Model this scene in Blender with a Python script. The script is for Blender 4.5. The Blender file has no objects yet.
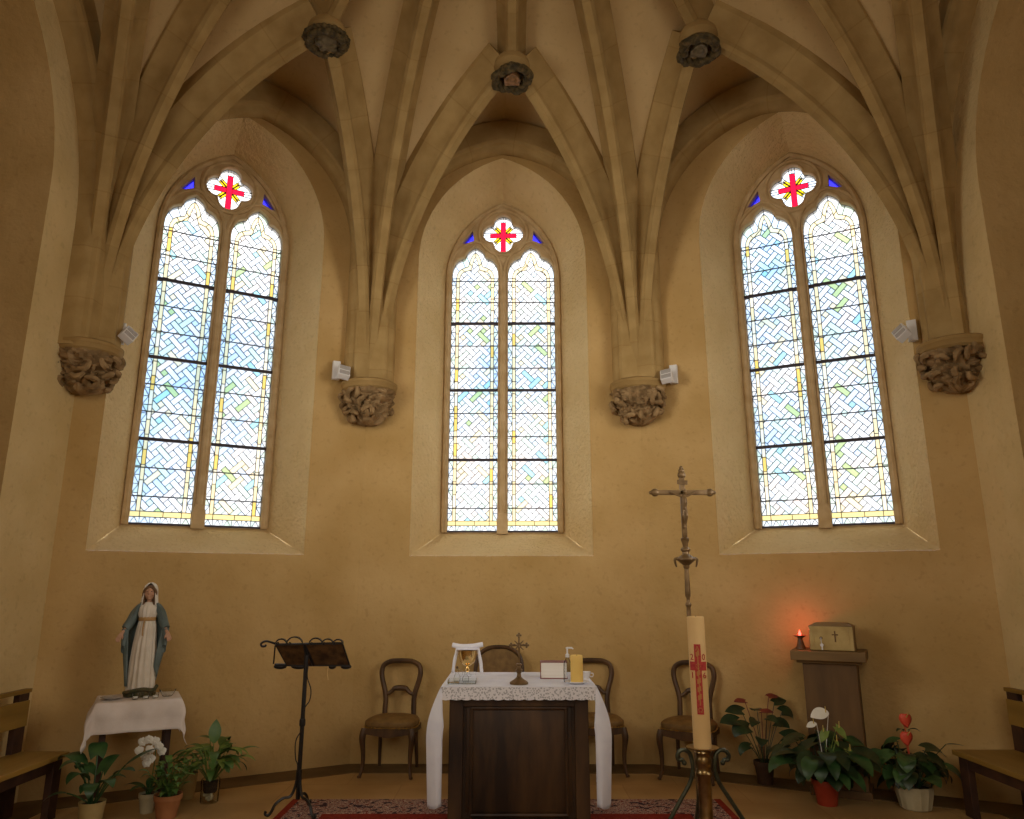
import bpy, bmesh, math, random
from mathutils import Vector, Matrix, noise

R = math.radians
PI = math.pi
S = bpy.context.scene
COL = S.collection
rnd = random.Random(7)

# ------------------------------------------------------------------ camera, sky, lights, exposure
cam_d = bpy.data.cameras.new('camera')
cam_d.sensor_width = 36.0
cam_d.lens = 740.0 / 1024.0 * 36.0
cam_d.clip_start = 0.05
cam_d.clip_end = 200
cam = bpy.data.objects.new('camera', cam_d)
COL.objects.link(cam)
cam.location = (0.0, 0.0, 1.6)
cam.rotation_euler = (R(90 + 13.5), 0, R(0.0))
S.camera = cam

S.view_settings.view_transform = 'Standard'
S.view_settings.look = 'None'
S.view_settings.exposure = 0.0
S.view_settings.gamma = 1.0
S.view_settings.use_curve_mapping = False
S.cycles.max_bounces = 8
S.cycles.diffuse_bounces = 5
S.cycles.transparent_max_bounces = 12
S.cycles.use_denoising = True
S.cycles.sample_clamp_indirect = 4.0

W = bpy.data.worlds.new('sky')
S.world = W
W.use_nodes = True
_t = W.node_tree
_t.nodes.clear()
_o = _t.nodes.new('ShaderNodeOutputWorld')
_b = _t.nodes.new('ShaderNodeBackground')
_b.inputs['Strength'].default_value = 1.0
_tc = _t.nodes.new('ShaderNodeTexCoord')
_n = _t.nodes.new('ShaderNodeTexNoise')
_n.inputs['Scale'].default_value = 5.0
_n.inputs['Detail'].default_value = 5.0
_r = _t.nodes.new('ShaderNodeValToRGB')
_r.color_ramp.elements[0].position = 0.36
_r.color_ramp.elements[0].color = (0.32, 0.58, 0.92, 1)
_r.color_ramp.elements[1].position = 0.56
_r.color_ramp.elements[1].color = (1.0, 0.98, 0.95, 1)
_t.links.new(_tc.outputs['Generated'], _n.inputs['Vector'])
# the sky is brighter overhead than near the horizon
_sx = _t.nodes.new('ShaderNodeSeparateXYZ')
_mr = _t.nodes.new('ShaderNodeMapRange')
_mr.inputs['From Min'].default_value = 0.35
_mr.inputs['From Max'].default_value = 0.75
_mr.inputs['To Min'].default_value = 2.45
_mr.inputs['To Max'].default_value = 7.0
_t.links.new(_tc.outputs['Generated'], _sx.inputs['Vector'])
_t.links.new(_sx.outputs['Z'], _mr.inputs['Value'])
_t.links.new(_mr.outputs['Result'], _b.inputs['Strength'])
_t.links.new(_n.outputs['Fac'], _r.inputs['Fac'])
_t.links.new(_r.outputs['Color'], _b.inputs['Color'])
_t.links.new(_b.outputs['Background'], _o.inputs['Surface'])


def area(name, loc, target, sx, sy, power, color, spread=180):
    d = bpy.data.lights.new(name, 'AREA')
    d.shape = 'RECTANGLE'
    d.size, d.size_y = sx, sy
    d.energy = power
    d.color = color
    d.spread = R(spread)
    o = bpy.data.objects.new(name, d)
    COL.objects.link(o)
    o.location = loc
    o.rotation_euler = (Vector(target) - Vector(loc)).to_track_quat('-Z', 'Y').to_euler()
    return o


# added fill lamps, out of view: one behind the camera, two in the side arches
area('nave_fill', (0.0, -5.0, 5.0), (0, 6, 4.2), 5.0, 4.0, 180, (1.0, 0.92, 0.80))
area('chapel_fill', (3.65, 3.3, 3.3), (-1.5, 7.0, 3.4), 1.8, 2.4, 27, (1.0, 0.94, 0.84), 85)
area('chapel_fill_opposite', (-3.55, 3.3, 3.3), (1.5, 7.0, 3.4), 1.8, 2.4, 27, (1.0, 0.94, 0.84), 85)


# ------------------------------------------------------------------ materials
def nodes_of(m):
    t = m.node_tree
    return t, t.nodes, t.links


def mat(name, c1, c2=None, scale=6.0, rough=0.8, bump=0.0, bscale=30.0, metal=0.0, stretch=(1, 1, 1),
        detail=6.0, spec=0.4, lo=0.35, hi=0.65, coat=0.0, sheen=0.0, bdist=0.01):
    m = bpy.data.materials.new(name)
    m.use_nodes = True
    t, N, L = nodes_of(m)
    p = N['Principled BSDF']
    p.inputs['Roughness'].default_value = rough
    p.inputs['Metallic'].default_value = metal
    p.inputs['Specular IOR Level'].default_value = spec
    if coat:
        p.inputs['Coat Weight'].default_value = coat
    if sheen:
        p.inputs['Sheen Weight'].default_value = sheen
    tc = N.new('ShaderNodeTexCoord')
    mp = N.new('ShaderNodeMapping')
    mp.inputs['Scale'].default_value = stretch
    L.new(tc.outputs['Object'], mp.inputs['Vector'])
    if c2 is None:
        p.inputs['Base Color'].default_value = (*c1, 1)
    else:
        n = N.new('ShaderNodeTexNoise')
        n.inputs['Scale'].default_value = scale
        n.inputs['Detail'].default_value = detail
        r = N.new('ShaderNodeValToRGB')
        r.color_ramp.elements[0].position = lo
        r.color_ramp.elements[0].color = (*c1, 1)
        r.color_ramp.elements[1].position = hi
        r.color_ramp.elements[1].color = (*c2, 1)
        L.new(mp.outputs['Vector'], n.inputs['Vector'])
        L.new(n.outputs['Fac'], r.inputs['Fac'])
        L.new(r.outputs['Color'], p.inputs['Base Color'])
    if bump:
        nb = N.new('ShaderNodeTexNoise')
        nb.inputs['Scale'].default_value = bscale
        nb.inputs['Detail'].default_value = 8.0
        nb.inputs['Roughness'].default_value = 0.6
        L.new(mp.outputs['Vector'], nb.inputs['Vector'])
        b = N.new('ShaderNodeBump')
        b.inputs['Strength'].default_value = bump
        b.inputs['Distance'].default_value = bdist
        L.new(nb.outputs['Fac'], b.inputs['Height'])
        L.new(b.outputs['Normal'], p.inputs['Normal'])
    return m


def plaster_mat(name, c1, c2, bump=0.5, bscale=9.0, bdist=0.03):
    """aged lime plaster: broad tone patches, trowel bumps and a few pits"""
    m = mat(name, c1, c2, scale=1.6, rough=0.92, bump=bump, bscale=bscale, spec=0.15, lo=0.3, hi=0.7, bdist=bdist)
    t, N, L = nodes_of(m)
    p = N['Principled BSDF']
    src = p.inputs['Base Color'].links[0].from_socket
    n = N.new('ShaderNodeTexNoise')
    n.inputs['Scale'].default_value = 22.0
    n.inputs['Detail'].default_value = 6.0
    tc = N.new('ShaderNodeTexCoord')
    L.new(tc.outputs['Object'], n.inputs['Vector'])
    rr = N.new('ShaderNodeValToRGB')
    rr.color_ramp.elements[0].position = 0.28
    rr.color_ramp.elements[0].color = (0.62, 0.58, 0.52, 1)
    rr.color_ramp.elements[1].position = 0.42
    rr.color_ramp.elements[1].color = (1, 1, 1, 1)
    L.new(n.outputs['Fac'], rr.inputs['Fac'])
    mx = N.new('ShaderNodeMixRGB')
    mx.blend_type = 'MULTIPLY'
    mx.inputs['Fac'].default_value = 0.3
    L.new(src, mx.inputs['Color1'])
    L.new(rr.outputs['Color'], mx.inputs['Color2'])
    L.new(mx.outputs['Color'], p.inputs['Base Color'])
    return m


def rib_mat():
    """dressed stone with a joint every half metre along the rib (attribute 'arc')"""
    m = mat('rib_stone', (0.34, 0.22, 0.08), (0.43, 0.29, 0.115), scale=5.0, rough=0.85, bump=0.3, bscale=40, spec=0.2)
    t, N, L = nodes_of(m)
    p = N['Principled BSDF']
    src = p.inputs['Base Color'].links[0].from_socket
    at = N.new('ShaderNodeAttribute')
    at.attribute_name = 'arc'
    md = N.new('ShaderNodeMath'); md.operation = 'FRACT'
    dv = N.new('ShaderNodeMath'); dv.operation = 'DIVIDE'
    dv.inputs[1].default_value = 0.46
    L.new(at.outputs['Fac'], dv.inputs[0])
    L.new(dv.outputs[0], md.inputs[0])
    lt = N.new('ShaderNodeMath'); lt.operation = 'LESS_THAN'
    lt.inputs[1].default_value = 0.025
    L.new(md.outputs[0], lt.inputs[0])
    fl = N.new('ShaderNodeMath'); fl.operation = 'FLOOR'
    L.new(dv.outputs[0], fl.inputs[0])
    wn = N.new('ShaderNodeTexWhiteNoise'); wn.noise_dimensions = '1D'
    L.new(fl.outputs[0], wn.inputs['W'])
    mr = N.new('ShaderNodeMapRange')
    mr.inputs['To Min'].default_value = 0.93
    mr.inputs['To Max'].default_value = 1.03
    L.new(wn.outputs['Value'], mr.inputs['Value'])
    hs = N.new('ShaderNodeHueSaturation')
    L.new(src, hs.inputs['Color'])
    L.new(mr.outputs['Result'], hs.inputs['Value'])
    mx = N.new('ShaderNodeMixRGB')
    mx.blend_type = 'MULTIPLY'
    mx.inputs['Color2'].default_value = (0.90, 0.87, 0.83, 1)
    L.new(lt.outputs[0], mx.inputs['Fac'])
    L.new(hs.outputs['Color'], mx.inputs['Color1'])
    L.new(mx.outputs['Color'], p.inputs['Base Color'])
    return m


def glass_mat():
    m = bpy.data.materials.new('stained_glass')
    m.use_nodes = True
    t, N, L = nodes_of(m)
    N.clear()
    out = N.new('ShaderNodeOutputMaterial')
    at = N.new('ShaderNodeAttribute')
    at.attribute_name = 'tint'
    tr = N.new('ShaderNodeBsdfTransparent')
    tl = N.new('ShaderNodeBsdfTranslucent')
    mx = N.new('ShaderNodeMixShader')
    mx.inputs['Fac'].default_value = 0.3
    L.new(at.outputs['Color'], tr.inputs['Color'])
    L.new(at.outputs['Color'], tl.inputs['Color'])
    L.new(tr.outputs[0], mx.inputs[1])
    L.new(tl.outputs[0], mx.inputs[2])
    L.new(mx.outputs[0], out.inputs['Surface'])
    return m


def clear_glass(name, tint=(0.95, 0.96, 0.95), gloss=0.10):
    m = bpy.data.materials.new(name)
    m.use_nodes = True
    t, N, L = nodes_of(m)
    N.clear()
    out = N.new('ShaderNodeOutputMaterial')
    tr = N.new('ShaderNodeBsdfTransparent')
    tr.inputs['Color'].default_value = (*tint, 1)
    gl = N.new('ShaderNodeBsdfGlossy')
    gl.inputs['Roughness'].default_value = 0.06
    lw = N.new('ShaderNodeLayerWeight')
    lw.inputs['Blend'].default_value = gloss
    mx = N.new('ShaderNodeMixShader')
    L.new(lw.outputs['Fresnel'], mx.inputs['Fac'])
    L.new(tr.outputs[0], mx.inputs[1])
    L.new(gl.outputs[0], mx.inputs[2])
    L.new(mx.outputs[0], out.inputs['Surface'])
    return m


def emit_mat(name, c, s):
    m = bpy.data.materials.new(name)
    m.use_nodes = True
    t, N, L = nodes_of(m)
    p = N['Principled BSDF']
    p.inputs['Base Color'].default_value = (*c, 1)
    p.inputs['Emission Color'].default_value = (*c, 1)
    p.inputs['Emission Strength'].default_value = s
    return m


def lace_mat():
    """openwork: small diamond holes in white thread"""
    m = bpy.data.materials.new('lace')
    m.use_nodes = True
    t, N, L = nodes_of(m)
    p = N['Principled BSDF']
    p.inputs['Base Color'].default_value = (0.78, 0.75, 0.76, 1)
    p.inputs['Roughness'].default_value = 0.9
    out = N['Material Output']
    tc = N.new('ShaderNodeTexCoord')
    mp = N.new('ShaderNodeMapping')
    mp.inputs['Rotation'].default_value = (0, R(45), 0)
    L.new(tc.outputs['Object'], mp.inputs['Vector'])
    ck = N.new('ShaderNodeTexVoronoi')
    ck.inputs['Scale'].default_value = 75.0
    L.new(mp.outputs['Vector'], ck.inputs['Vector'])
    lt = N.new('ShaderNodeMath'); lt.operation = 'LESS_THAN'
    lt.inputs[1].default_value = 0.42
    L.new(ck.outputs['Distance'], lt.inputs[0])
    ml = N.new('ShaderNodeMath'); ml.operation = 'MULTIPLY'
    ml.inputs[1].default_value = 0.42
    L.new(lt.outputs[0], ml.inputs[0])
    tr = N.new('ShaderNodeBsdfTransparent')
    mx = N.new('ShaderNodeMixShader')
    L.new(ml.outputs[0], mx.inputs['Fac'])
    L.new(p.outputs[0], mx.inputs[1])
    L.new(tr.outputs[0], mx.inputs[2])
    L.new(mx.outputs[0], out.inputs['Surface'])
    return m


def rug_mat():
    m = bpy.data.materials.new('rug_pattern')
    m.use_nodes = True
    t, N, L = nodes_of(m)
    p = N['Principled BSDF']
    p.inputs['Roughness'].default_value = 0.95
    p.inputs['Specular IOR Level'].default_value = 0.1
    tc = N.new('ShaderNodeTexCoord')
    v = N.new('ShaderNodeTexVoronoi')
    v.feature = 'F1'
    v.inputs['Scale'].default_value = 20.0
    n = N.new('ShaderNodeTexNoise')
    n.inputs['Scale'].default_value = 24.0
    L.new(tc.outputs['Object'], v.inputs['Vector'])
    L.new(tc.outputs['Object'], n.inputs['Vector'])
    ad = N.new('ShaderNodeMath'); ad.operation = 'ADD'
    L.new(v.outputs['Distance'], ad.inputs[0])
    L.new(n.outputs['Fac'], ad.inputs[1])
    r = N.new('ShaderNodeValToRGB')
    r.color_ramp.interpolation = 'CONSTANT'
    e = r.color_ramp.elements
    e[0].position = 0.0; e[0].color = (0.20, 0.05, 0.04, 1)
    e[1].position = 0.58; e[1].color = (0.52, 0.36, 0.28, 1)
    for pos, c in ((0.66, (0.11, 0.05, 0.05)), (0.73, (0.54, 0.40, 0.32)), (0.82, (0.20, 0.05, 0.04)), (0.90, (0.46, 0.31, 0.25)), (0.97, (0.06, 0.035, 0.045))):
        x = e.new(pos)
        x.color = (*c, 1)
    mu = N.new('ShaderNodeMath'); mu.operation = 'MULTIPLY'
    mu.inputs[1].default_value = 0.82
    L.new(ad.outputs[0], mu.inputs[0])
    L.new(mu.outputs[0], r.inputs['Fac'])
    L.new(r.outputs['Color'], p.inputs['Base Color'])
    return m


def tile_mat():
    m = mat('floor_stone', (0.44, 0.27, 0.10), (0.56, 0.36, 0.15), scale=2.0, rough=0.55, bump=0.15, bscale=20, spec=0.35)
    t, N, L = nodes_of(m)
    p = N['Principled BSDF']
    src = p.inputs['Base Color'].links[0].from_socket
    tc = N.new('ShaderNodeTexCoord')
    b = N.new('ShaderNodeTexBrick')
    b.inputs['Scale'].default_value = 1.0
    b.inputs['Brick Width'].default_value = 0.9
    b.inputs['Row Height'].default_value = 0.55
    b.inputs['Mortar Size'].default_value = 0.005
    b.inputs['Color1'].default_value = (1, 1, 1, 1)
    b.inputs['Color2'].default_value = (0.88, 0.86, 0.84, 1)
    b.inputs['Mortar'].default_value = (0.8, 0.76, 0.72, 1)
    L.new(tc.outputs['Object'], b.inputs['Vector'])
    mx = N.new('ShaderNodeMixRGB')
    mx.blend_type = 'MULTIPLY'
    mx.inputs['Fac'].default_value = 1.0
    L.new(src, mx.inputs['Color1'])
    L.new(b.outputs['Color'], mx.inputs['Color2'])
    L.new(mx.outputs['Color'], p.inputs['Base Color'])
    return m


M = {}
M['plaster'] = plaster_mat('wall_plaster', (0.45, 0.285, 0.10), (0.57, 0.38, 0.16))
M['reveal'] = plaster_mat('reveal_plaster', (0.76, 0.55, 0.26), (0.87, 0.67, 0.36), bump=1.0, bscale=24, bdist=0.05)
M['pier'] = plaster_mat('pier_plaster_lit', (0.60, 0.44, 0.20), (0.72, 0.55, 0.28), bump=0.6, bscale=12, bdist=0.03)  # wall plaster made paler: the light on the piers is put into the colour
M['web'] = plaster_mat('vault_plaster', (0.53, 0.37, 0.17), (0.62, 0.45, 0.225), bump=0.2)
M['rib'] = rib_mat()
M['tracery'] = mat('tracery_stone', (0.48, 0.33, 0.16), (0.60, 0.44, 0.24), scale=8, rough=0.85, bump=0.2, bscale=60, spec=0.2)
M['carved'] = mat('carved_stone', (0.20, 0.125, 0.055), (0.38, 0.25, 0.12), scale=10, rough=0.9, bump=0.5, bscale=45, spec=0.15)
M['boss'] = mat('dark_painted_carving', (0.035, 0.026, 0.010), (0.135, 0.092, 0.034), scale=22, rough=0.6, bump=0.5, bscale=60, spec=0.3)
M['boss_gold'] = mat('faded_gilt', (0.16, 0.08, 0.02), (0.36, 0.18, 0.07), scale=25, rough=0.55, bump=0.3, bscale=60)
M['boss_pale'] = mat('faded_paint', (0.10, 0.075, 0.035), (0.20, 0.155, 0.085), scale=25, rough=0.6, bump=0.3, bscale=60)
M['floor'] = tile_mat()
M['band'] = mat('dark_floor_band', (0.10, 0.058, 0.018), (0.17, 0.10, 0.034), scale=3, rough=0.7, bump=0.2, bscale=30)
M['glass'] = glass_mat()
M['lead'] = mat('lead', (0.10, 0.095, 0.10), rough=0.6, metal=0.0)
M['bar'] = mat('iron_bar', (0.045, 0.035, 0.045), rough=0.6)
M['darkwood'] = mat('dark_wood', (0.022, 0.010, 0.004), (0.115, 0.054, 0.016), scale=6, rough=0.5, stretch=(1, 1, 0.2), bump=0.15, bscale=30, lo=0.40, hi=0.72)
M['chairwood'] = mat('walnut', (0.045, 0.022, 0.009), (0.11, 0.055, 0.02), scale=12, rough=0.45, stretch=(1, 1, 0.3))
M['benchwood'] = mat('bench_oak', (0.22, 0.125, 0.022), (0.36, 0.215, 0.045), scale=6, rough=0.5, stretch=(1, 0.12, 1), bump=0.1, bscale=20)
M['benchdark'] = mat('bench_legs', (0.035, 0.014, 0.008), (0.07, 0.03, 0.014), scale=8, rough=0.6)
M['pedwood'] = mat('pedestal_wood', (0.10, 0.052, 0.016), (0.18, 0.095, 0.03), scale=6, rough=0.55, stretch=(1, 1, 0.2))
M['slabwood'] = mat('slab_wood', (0.15, 0.085, 0.026), (0.24, 0.14, 0.045), scale=6, rough=0.55, stretch=(0.3, 1, 1))
M['tabernacle'] = mat('pale_gilt_wood', (0.40, 0.27, 0.085), (0.55, 0.40, 0.15), scale=8, rough=0.45, spec=0.5)
M['tabside'] = mat('tabernacle_side', (0.20, 0.12, 0.04), (0.28, 0.17, 0.06), scale=8, rough=0.5)
M['leather'] = mat('brown_leather', (0.15, 0.08, 0.02), (0.23, 0.13, 0.036), scale=14, rough=0.6, bump=0.2, bscale=60)
M['deskpanel'] = mat('tooled_leather', (0.035, 0.016, 0.006), (0.13, 0.065, 0.02), scale=16, rough=0.6, bump=0.5, bscale=35)
M['stud'] = mat('brass_stud', (0.55, 0.36, 0.12), rough=0.35, metal=1.0)
M['iron'] = mat('black_iron', (0.018, 0.016, 0.015), rough=0.35, metal=0.3, spec=0.6)
M['greeniron'] = mat('verdigris_iron', (0.05, 0.052, 0.032), (0.10, 0.105, 0.065), scale=20, rough=0.4, metal=0.6)
M['brass'] = mat('aged_brass', (0.26, 0.17, 0.07), (0.50, 0.36, 0.17), scale=14, rough=0.28, metal=1.0)
M['bronze'] = mat('dark_bronze', (0.13, 0.075, 0.028), (0.22, 0.135, 0.055), scale=16, rough=0.38, metal=0.3)
M['gold'] = mat('polished_gold', (0.85, 0.60, 0.24), rough=0.18, metal=1.0)
M['linen'] = mat('white_linen', (0.80, 0.80, 0.88), (0.87, 0.87, 0.93), scale=8, rough=0.9, bump=0.12, bscale=80, spec=0.1)
M['tablelinen'] = mat('cream_linen', (0.70, 0.62, 0.56), (0.80, 0.73, 0.68), scale=6, rough=0.9, bump=0.12, bscale=60, spec=0.1)
M['lace'] = lace_mat()
M['wax'] = mat('cream_wax', (0.76, 0.50, 0.20), (0.82, 0.57, 0.26), scale=4, rough=0.5, spec=0.4)
M['yellowwax'] = mat('yellow_wax', (0.78, 0.50, 0.11), (0.88, 0.62, 0.19), scale=5, rough=0.5)
M['redwax'] = mat('red_wax', (0.42, 0.028, 0.03), (0.55, 0.06, 0.045), scale=60, rough=0.5)
M['goldleaf'] = mat('gilt_wax', (0.50, 0.22, 0.06), rough=0.4)
M['porcelain'] = mat('white_porcelain', (0.80, 0.78, 0.78), rough=0.25, spec=0.6)
M['paper'] = mat('page_edges', (0.74, 0.68, 0.60), (0.82, 0.77, 0.70), scale=60, rough=0.8, stretch=(0.05, 0.05, 1))
M['bookred'] = mat('dark_red_cover', (0.20, 0.05, 0.045), (0.27, 0.08, 0.07), scale=10, rough=0.5)
M['clear'] = clear_glass('clear_glass')
M['plastic'] = clear_glass('clear_plastic', (0.88, 0.90, 0.92), 0.18)
M['whiteplastic'] = mat('white_plastic', (0.70, 0.68, 0.66), rough=0.4)
M['lampglass'] = mat('lamp_glass', (0.42, 0.40, 0.38), rough=0.15, spec=0.8)
M['flame'] = emit_mat('red_flame', (1.0, 0.06, 0.04), 7.0)
M['lampbrown'] = mat('lamp_brown', (0.12, 0.05, 0.02), (0.2, 0.085, 0.03), scale=20, rough=0.4)
M['leafdark'] = mat('dark_leaf', (0.020, 0.060, 0.018), (0.055, 0.125, 0.035), scale=9, rough=0.4, spec=0.45)
M['leafmid'] = mat('green_leaf', (0.045, 0.115, 0.022), (0.12, 0.21, 0.045), scale=9, rough=0.42, spec=0.45)
M['leafbright'] = mat('pale_leaf', (0.14, 0.22, 0.035), (0.26, 0.34, 0.08), scale=9, rough=0.45)
M['leafblack'] = mat('blackish_leaf', (0.014, 0.030, 0.012), (0.032, 0.060, 0.02), scale=9, rough=0.4, spec=0.45)
M['petalwhite'] = mat('white_petal', (0.78, 0.76, 0.66), (0.86, 0.84, 0.76), scale=15, rough=0.6)
M['petalred'] = mat('red_petal', (0.60, 0.05, 0.028), (0.74, 0.10, 0.05), scale=15, rough=0.4)
M['petaldark'] = mat('dark_red_petal', (0.14, 0.022, 0.018), (0.20, 0.035, 0.025), scale=15, rough=0.45)
M['spadix'] = mat('yellow_spadix', (0.62, 0.46, 0.12), rough=0.6)
M['terracotta'] = mat('terracotta', (0.33, 0.13, 0.045), (0.44, 0.19, 0.075), scale=9, rough=0.8)
M['redpot'] = mat('red_pot', (0.32, 0.035, 0.014), (0.40, 0.055, 0.022), scale=9, rough=0.45)
M['darkpot'] = mat('dark_brown_pot', (0.05, 0.026, 0.014), (0.08, 0.04, 0.02), scale=9, rough=0.6)
M['whitepot'] = mat('white_pot', (0.42, 0.36, 0.22), (0.50, 0.44, 0.28), scale=9, rough=0.4)
M['beigepot'] = mat('beige_pot', (0.40, 0.29, 0.11), (0.48, 0.36, 0.16), scale=9, rough=0.6)
M['soil'] = mat('soil', (0.03, 0.018, 0.008), (0.07, 0.04, 0.02), scale=40, rough=1.0, bump=0.8, bscale=80)
M['gown'] = mat('cream_gown', (0.66, 0.58, 0.46), (0.76, 0.69, 0.58), scale=9, rough=0.5)
M['mantle'] = mat('blue_mantle', (0.085, 0.115, 0.105), (0.15, 0.195, 0.19), scale=7, rough=0.5)
M['veil'] = mat('pale_veil', (0.72, 0.68, 0.60), (0.80, 0.76, 0.70), scale=9, rough=0.6)
M['skin'] = mat('painted_skin', (0.50, 0.27, 0.16), (0.56, 0.32, 0.20), scale=12, rough=0.5)
M['hair'] = mat('brown_hair', (0.10, 0.05, 0.02), (0.17, 0.09, 0.035), scale=20, rough=0.6)
M['sash'] = mat('gilt_sash', (0.45, 0.26, 0.09), rough=0.45)
M['mossbase'] = mat('mossy_base', (0.035, 0.045, 0.018), (0.12, 0.09, 0.04), scale=18, rough=0.7, bump=0.4, bscale=50)
M['darkeye'] = mat('dark_eye', (0.03, 0.02, 0.015), rough=0.4)
M['rug'] = rug_mat()
M['rugred'] = mat('rug_red', (0.22, 0.025, 0.016), (0.30, 0.04, 0.024), scale=40, rough=0.95, spec=0.1)
M['outer'] = mat('outer_masonry', (0.45, 0.32, 0.15), (0.5, 0.36, 0.18), scale=3, rough=0.95)


# ------------------------------------------------------------------ mesh builder
class MB:
    def __init__(self):
        self.v, self.f, self.mi = [], [], []
        self.smooth = []

    def add(self, vs, fs, smooth=True, mi=0):
        b = len(self.v)
        self.v += [Vector(x) for x in vs]
        for f in fs:
            self.f.append([b + i for i in f])
            self.smooth.append(smooth)
            self.mi.append(mi)
        return self

    def box(self, c, s, rot=None, bev=0.0, mi=0, taper=None):
        hx, hy, hz = s[0] / 2, s[1] / 2, s[2] / 2
        bm = bmesh.new()
        bmesh.ops.create_cube(bm, size=1)
        for v in bm.verts:
            k = 1.0
            if taper is not None and v.co.z > 0:
                k = taper
            v.co = Vector((v.co.x * 2 * hx * k, v.co.y * 2 * hy * k, v.co.z * 2 * hz))
        if bev > 0:
            bmesh.ops.bevel(bm, geom=bm.edges[:], offset=bev, segments=2, affect='EDGES', profile=0.6)
        m = Matrix.Translation(c)
        if rot is not None:
            m = m @ (rot if isinstance(rot, Matrix) else Matrix.Rotation(rot, 4, 'Z'))
        bm.verts.ensure_lookup_table()
        idx = {v: i for i, v in enumerate(bm.verts)}
        self.add([m @ v.co for v in bm.verts], [[idx[v] for v in f.verts] for f in bm.faces], False, mi)
        bm.free()
        return self

    def tube(self, pts, r, n=8, closed=False, cap=True, flat=None, mi=0):
        pts = [Vector(p) for p in pts]
        k = len(pts)
        rs = r if isinstance(r, (list, tuple)) else [r] * k
        vs, fs = [], []
        ref = None
        for i, p in enumerate(pts):
            if closed:
                tan = pts[(i + 1) % k] - pts[(i - 1) % k]
            else:
                tan = pts[min(i + 1, k - 1)] - pts[max(i - 1, 0)]
            if tan.length < 1e-9:
                tan = Vector((0, 0, 1))
            tan.normalize()
            if ref is None:
                ref = Vector((0, 0, 1)) if abs(tan.z) < 0.9 else Vector((1, 0, 0))
            a = ref - tan * ref.dot(tan)
            if a.length < 1e-6:
                a = Vector((1, 0, 0)).cross(tan)
            a.normalize()
            ref = a
            b = tan.cross(a)
            for j in range(n):
                th = 2 * PI * j / n
                fa, fb = (1, 1) if flat is None else flat
                vs.append(p + a * (rs[i] * math.cos(th) * fa) + b * (rs[i] * math.sin(th) * fb))
        m = k if closed else k - 1
        for i in range(m):
            for j in range(n):
                a0, a1 = i * n + j, i * n + (j + 1) % n
                b0, b1 = ((i + 1) % k) * n + j, ((i + 1) % k) * n + (j + 1) % n
                fs.append([a0, a1, b1, b0])
        if cap and not closed:
            fs.append(list(range(n))[::-1])
            fs.append([(k - 1) * n + j for j in range(n)])
        return self.add(vs, fs, True, mi)

    def lathe(self, prof, n=24, c=(0, 0, 0), sx=1.0, sy=1.0, mod=None, m=None, mi=0, capb=True, capt=True):
        vs, fs = [], []
        c = Vector(c)
        for i, (r, z) in enumerate(prof):
            for j in range(n):
                th = 2 * PI * j / n
                rr = r * (mod(th, i, z) if mod else 1.0)
                vs.append(Vector((rr * math.cos(th) * sx, rr * math.sin(th) * sy, z)))
        k = len(prof)
        for i in range(k - 1):
            for j in range(n):
                fs.append([i * n + j, i * n + (j + 1) % n, (i + 1) * n + (j + 1) % n, (i + 1) * n + j])
        if capb:
            fs.append(list(range(n))[::-1])
        if capt:
            fs.append([(k - 1) * n + j for j in range(n)])
        if m is not None:
            vs = [m @ v for v in vs]
        return self.add([v + c for v in vs], fs, True, mi)

    def ball(self, c, r, n=12, m=6, rot=None, mi=0):
        rx, ry, rz = r if isinstance(r, (tuple, list)) else (r, r, r)
        c = Vector(c)
        vs, fs = [], []
        q = rot if rot is not None else Matrix.Identity(3)
        for i in range(1, m):
            ph = PI * i / m
            for j in range(n):
                th = 2 * PI * j / n
                vs.append(c + q @ Vector((rx * math.sin(ph) * math.cos(th), ry * math.sin(ph) * math.sin(th), rz * math.cos(ph))))
        for i in range(m - 2):
            for j in range(n):
                fs.append([i * n + j, (i + 1) * n + j, (i + 1) * n + (j + 1) % n, i * n + (j + 1) % n])
        top, bot = len(vs), len(vs) + 1
        vs += [c + q @ Vector((0, 0, rz)), c + q @ Vector((0, 0, -rz))]
        for j in range(n):
            fs.append([top, j, (j + 1) % n])
            fs.append([bot, (m - 2) * n + (j + 1) % n, (m - 2) * n + j])
        return self.add(vs, fs, True, mi)

    def grid(self, rows, mi=0, smooth=True, closed=False):
        """rows: list of equal-length lists of points"""
        n = len(rows[0])
        vs = [p for r in rows for p in r]
        fs = []
        for i in range(len(rows) - 1):
            for j in range(n if closed else n - 1):
                fs.append([i * n + j, i * n + (j + 1) % n, (i + 1) * n + (j + 1) % n, (i + 1) * n + j])
        return self.add(vs, fs, smooth, mi)

    def prism(self, poly, frame, d0, d1, smooth=False, mi=0):
        """poly in (u, v); frame maps (u, v, w) to a point; thickness from d0 to d1 along w"""
        n = len(poly)
        vs = [frame(u, v, d0) for u, v in poly] + [frame(u, v, d1) for u, v in poly]
        fs = [list(range(n))[::-1], [n + i for i in range(n)]]
        for i in range(n):
            j = (i + 1) % n
            fs.append([i, j, n + j, n + i])
        return self.add(vs, fs, smooth, mi)

    def build(self, name, material, parent=None, loc=None, mods=None, sharp=35):
        me = bpy.data.meshes.new(name)
        me.from_pydata([tuple(v) for v in self.v], [], self.f)
        for i, p in enumerate(me.polygons):
            p.use_smooth = self.smooth[i]
            p.material_index = self.mi[i]
        ms = material if isinstance(material, (list, tuple)) else [material]
        for m in ms:
            me.materials.append(m)
        me.update()
        bm = bmesh.new()
        bm.from_mesh(me)
        bmesh.ops.recalc_face_normals(bm, faces=bm.faces[:])
        bm.to_mesh(me)
        bm.free()
        if any(self.smooth):
            try:
                me.set_sharp_from_angle(angle=R(sharp))
            except Exception:
                pass
        o = bpy.data.objects.new(name, me)
        COL.objects.link(o)
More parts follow.
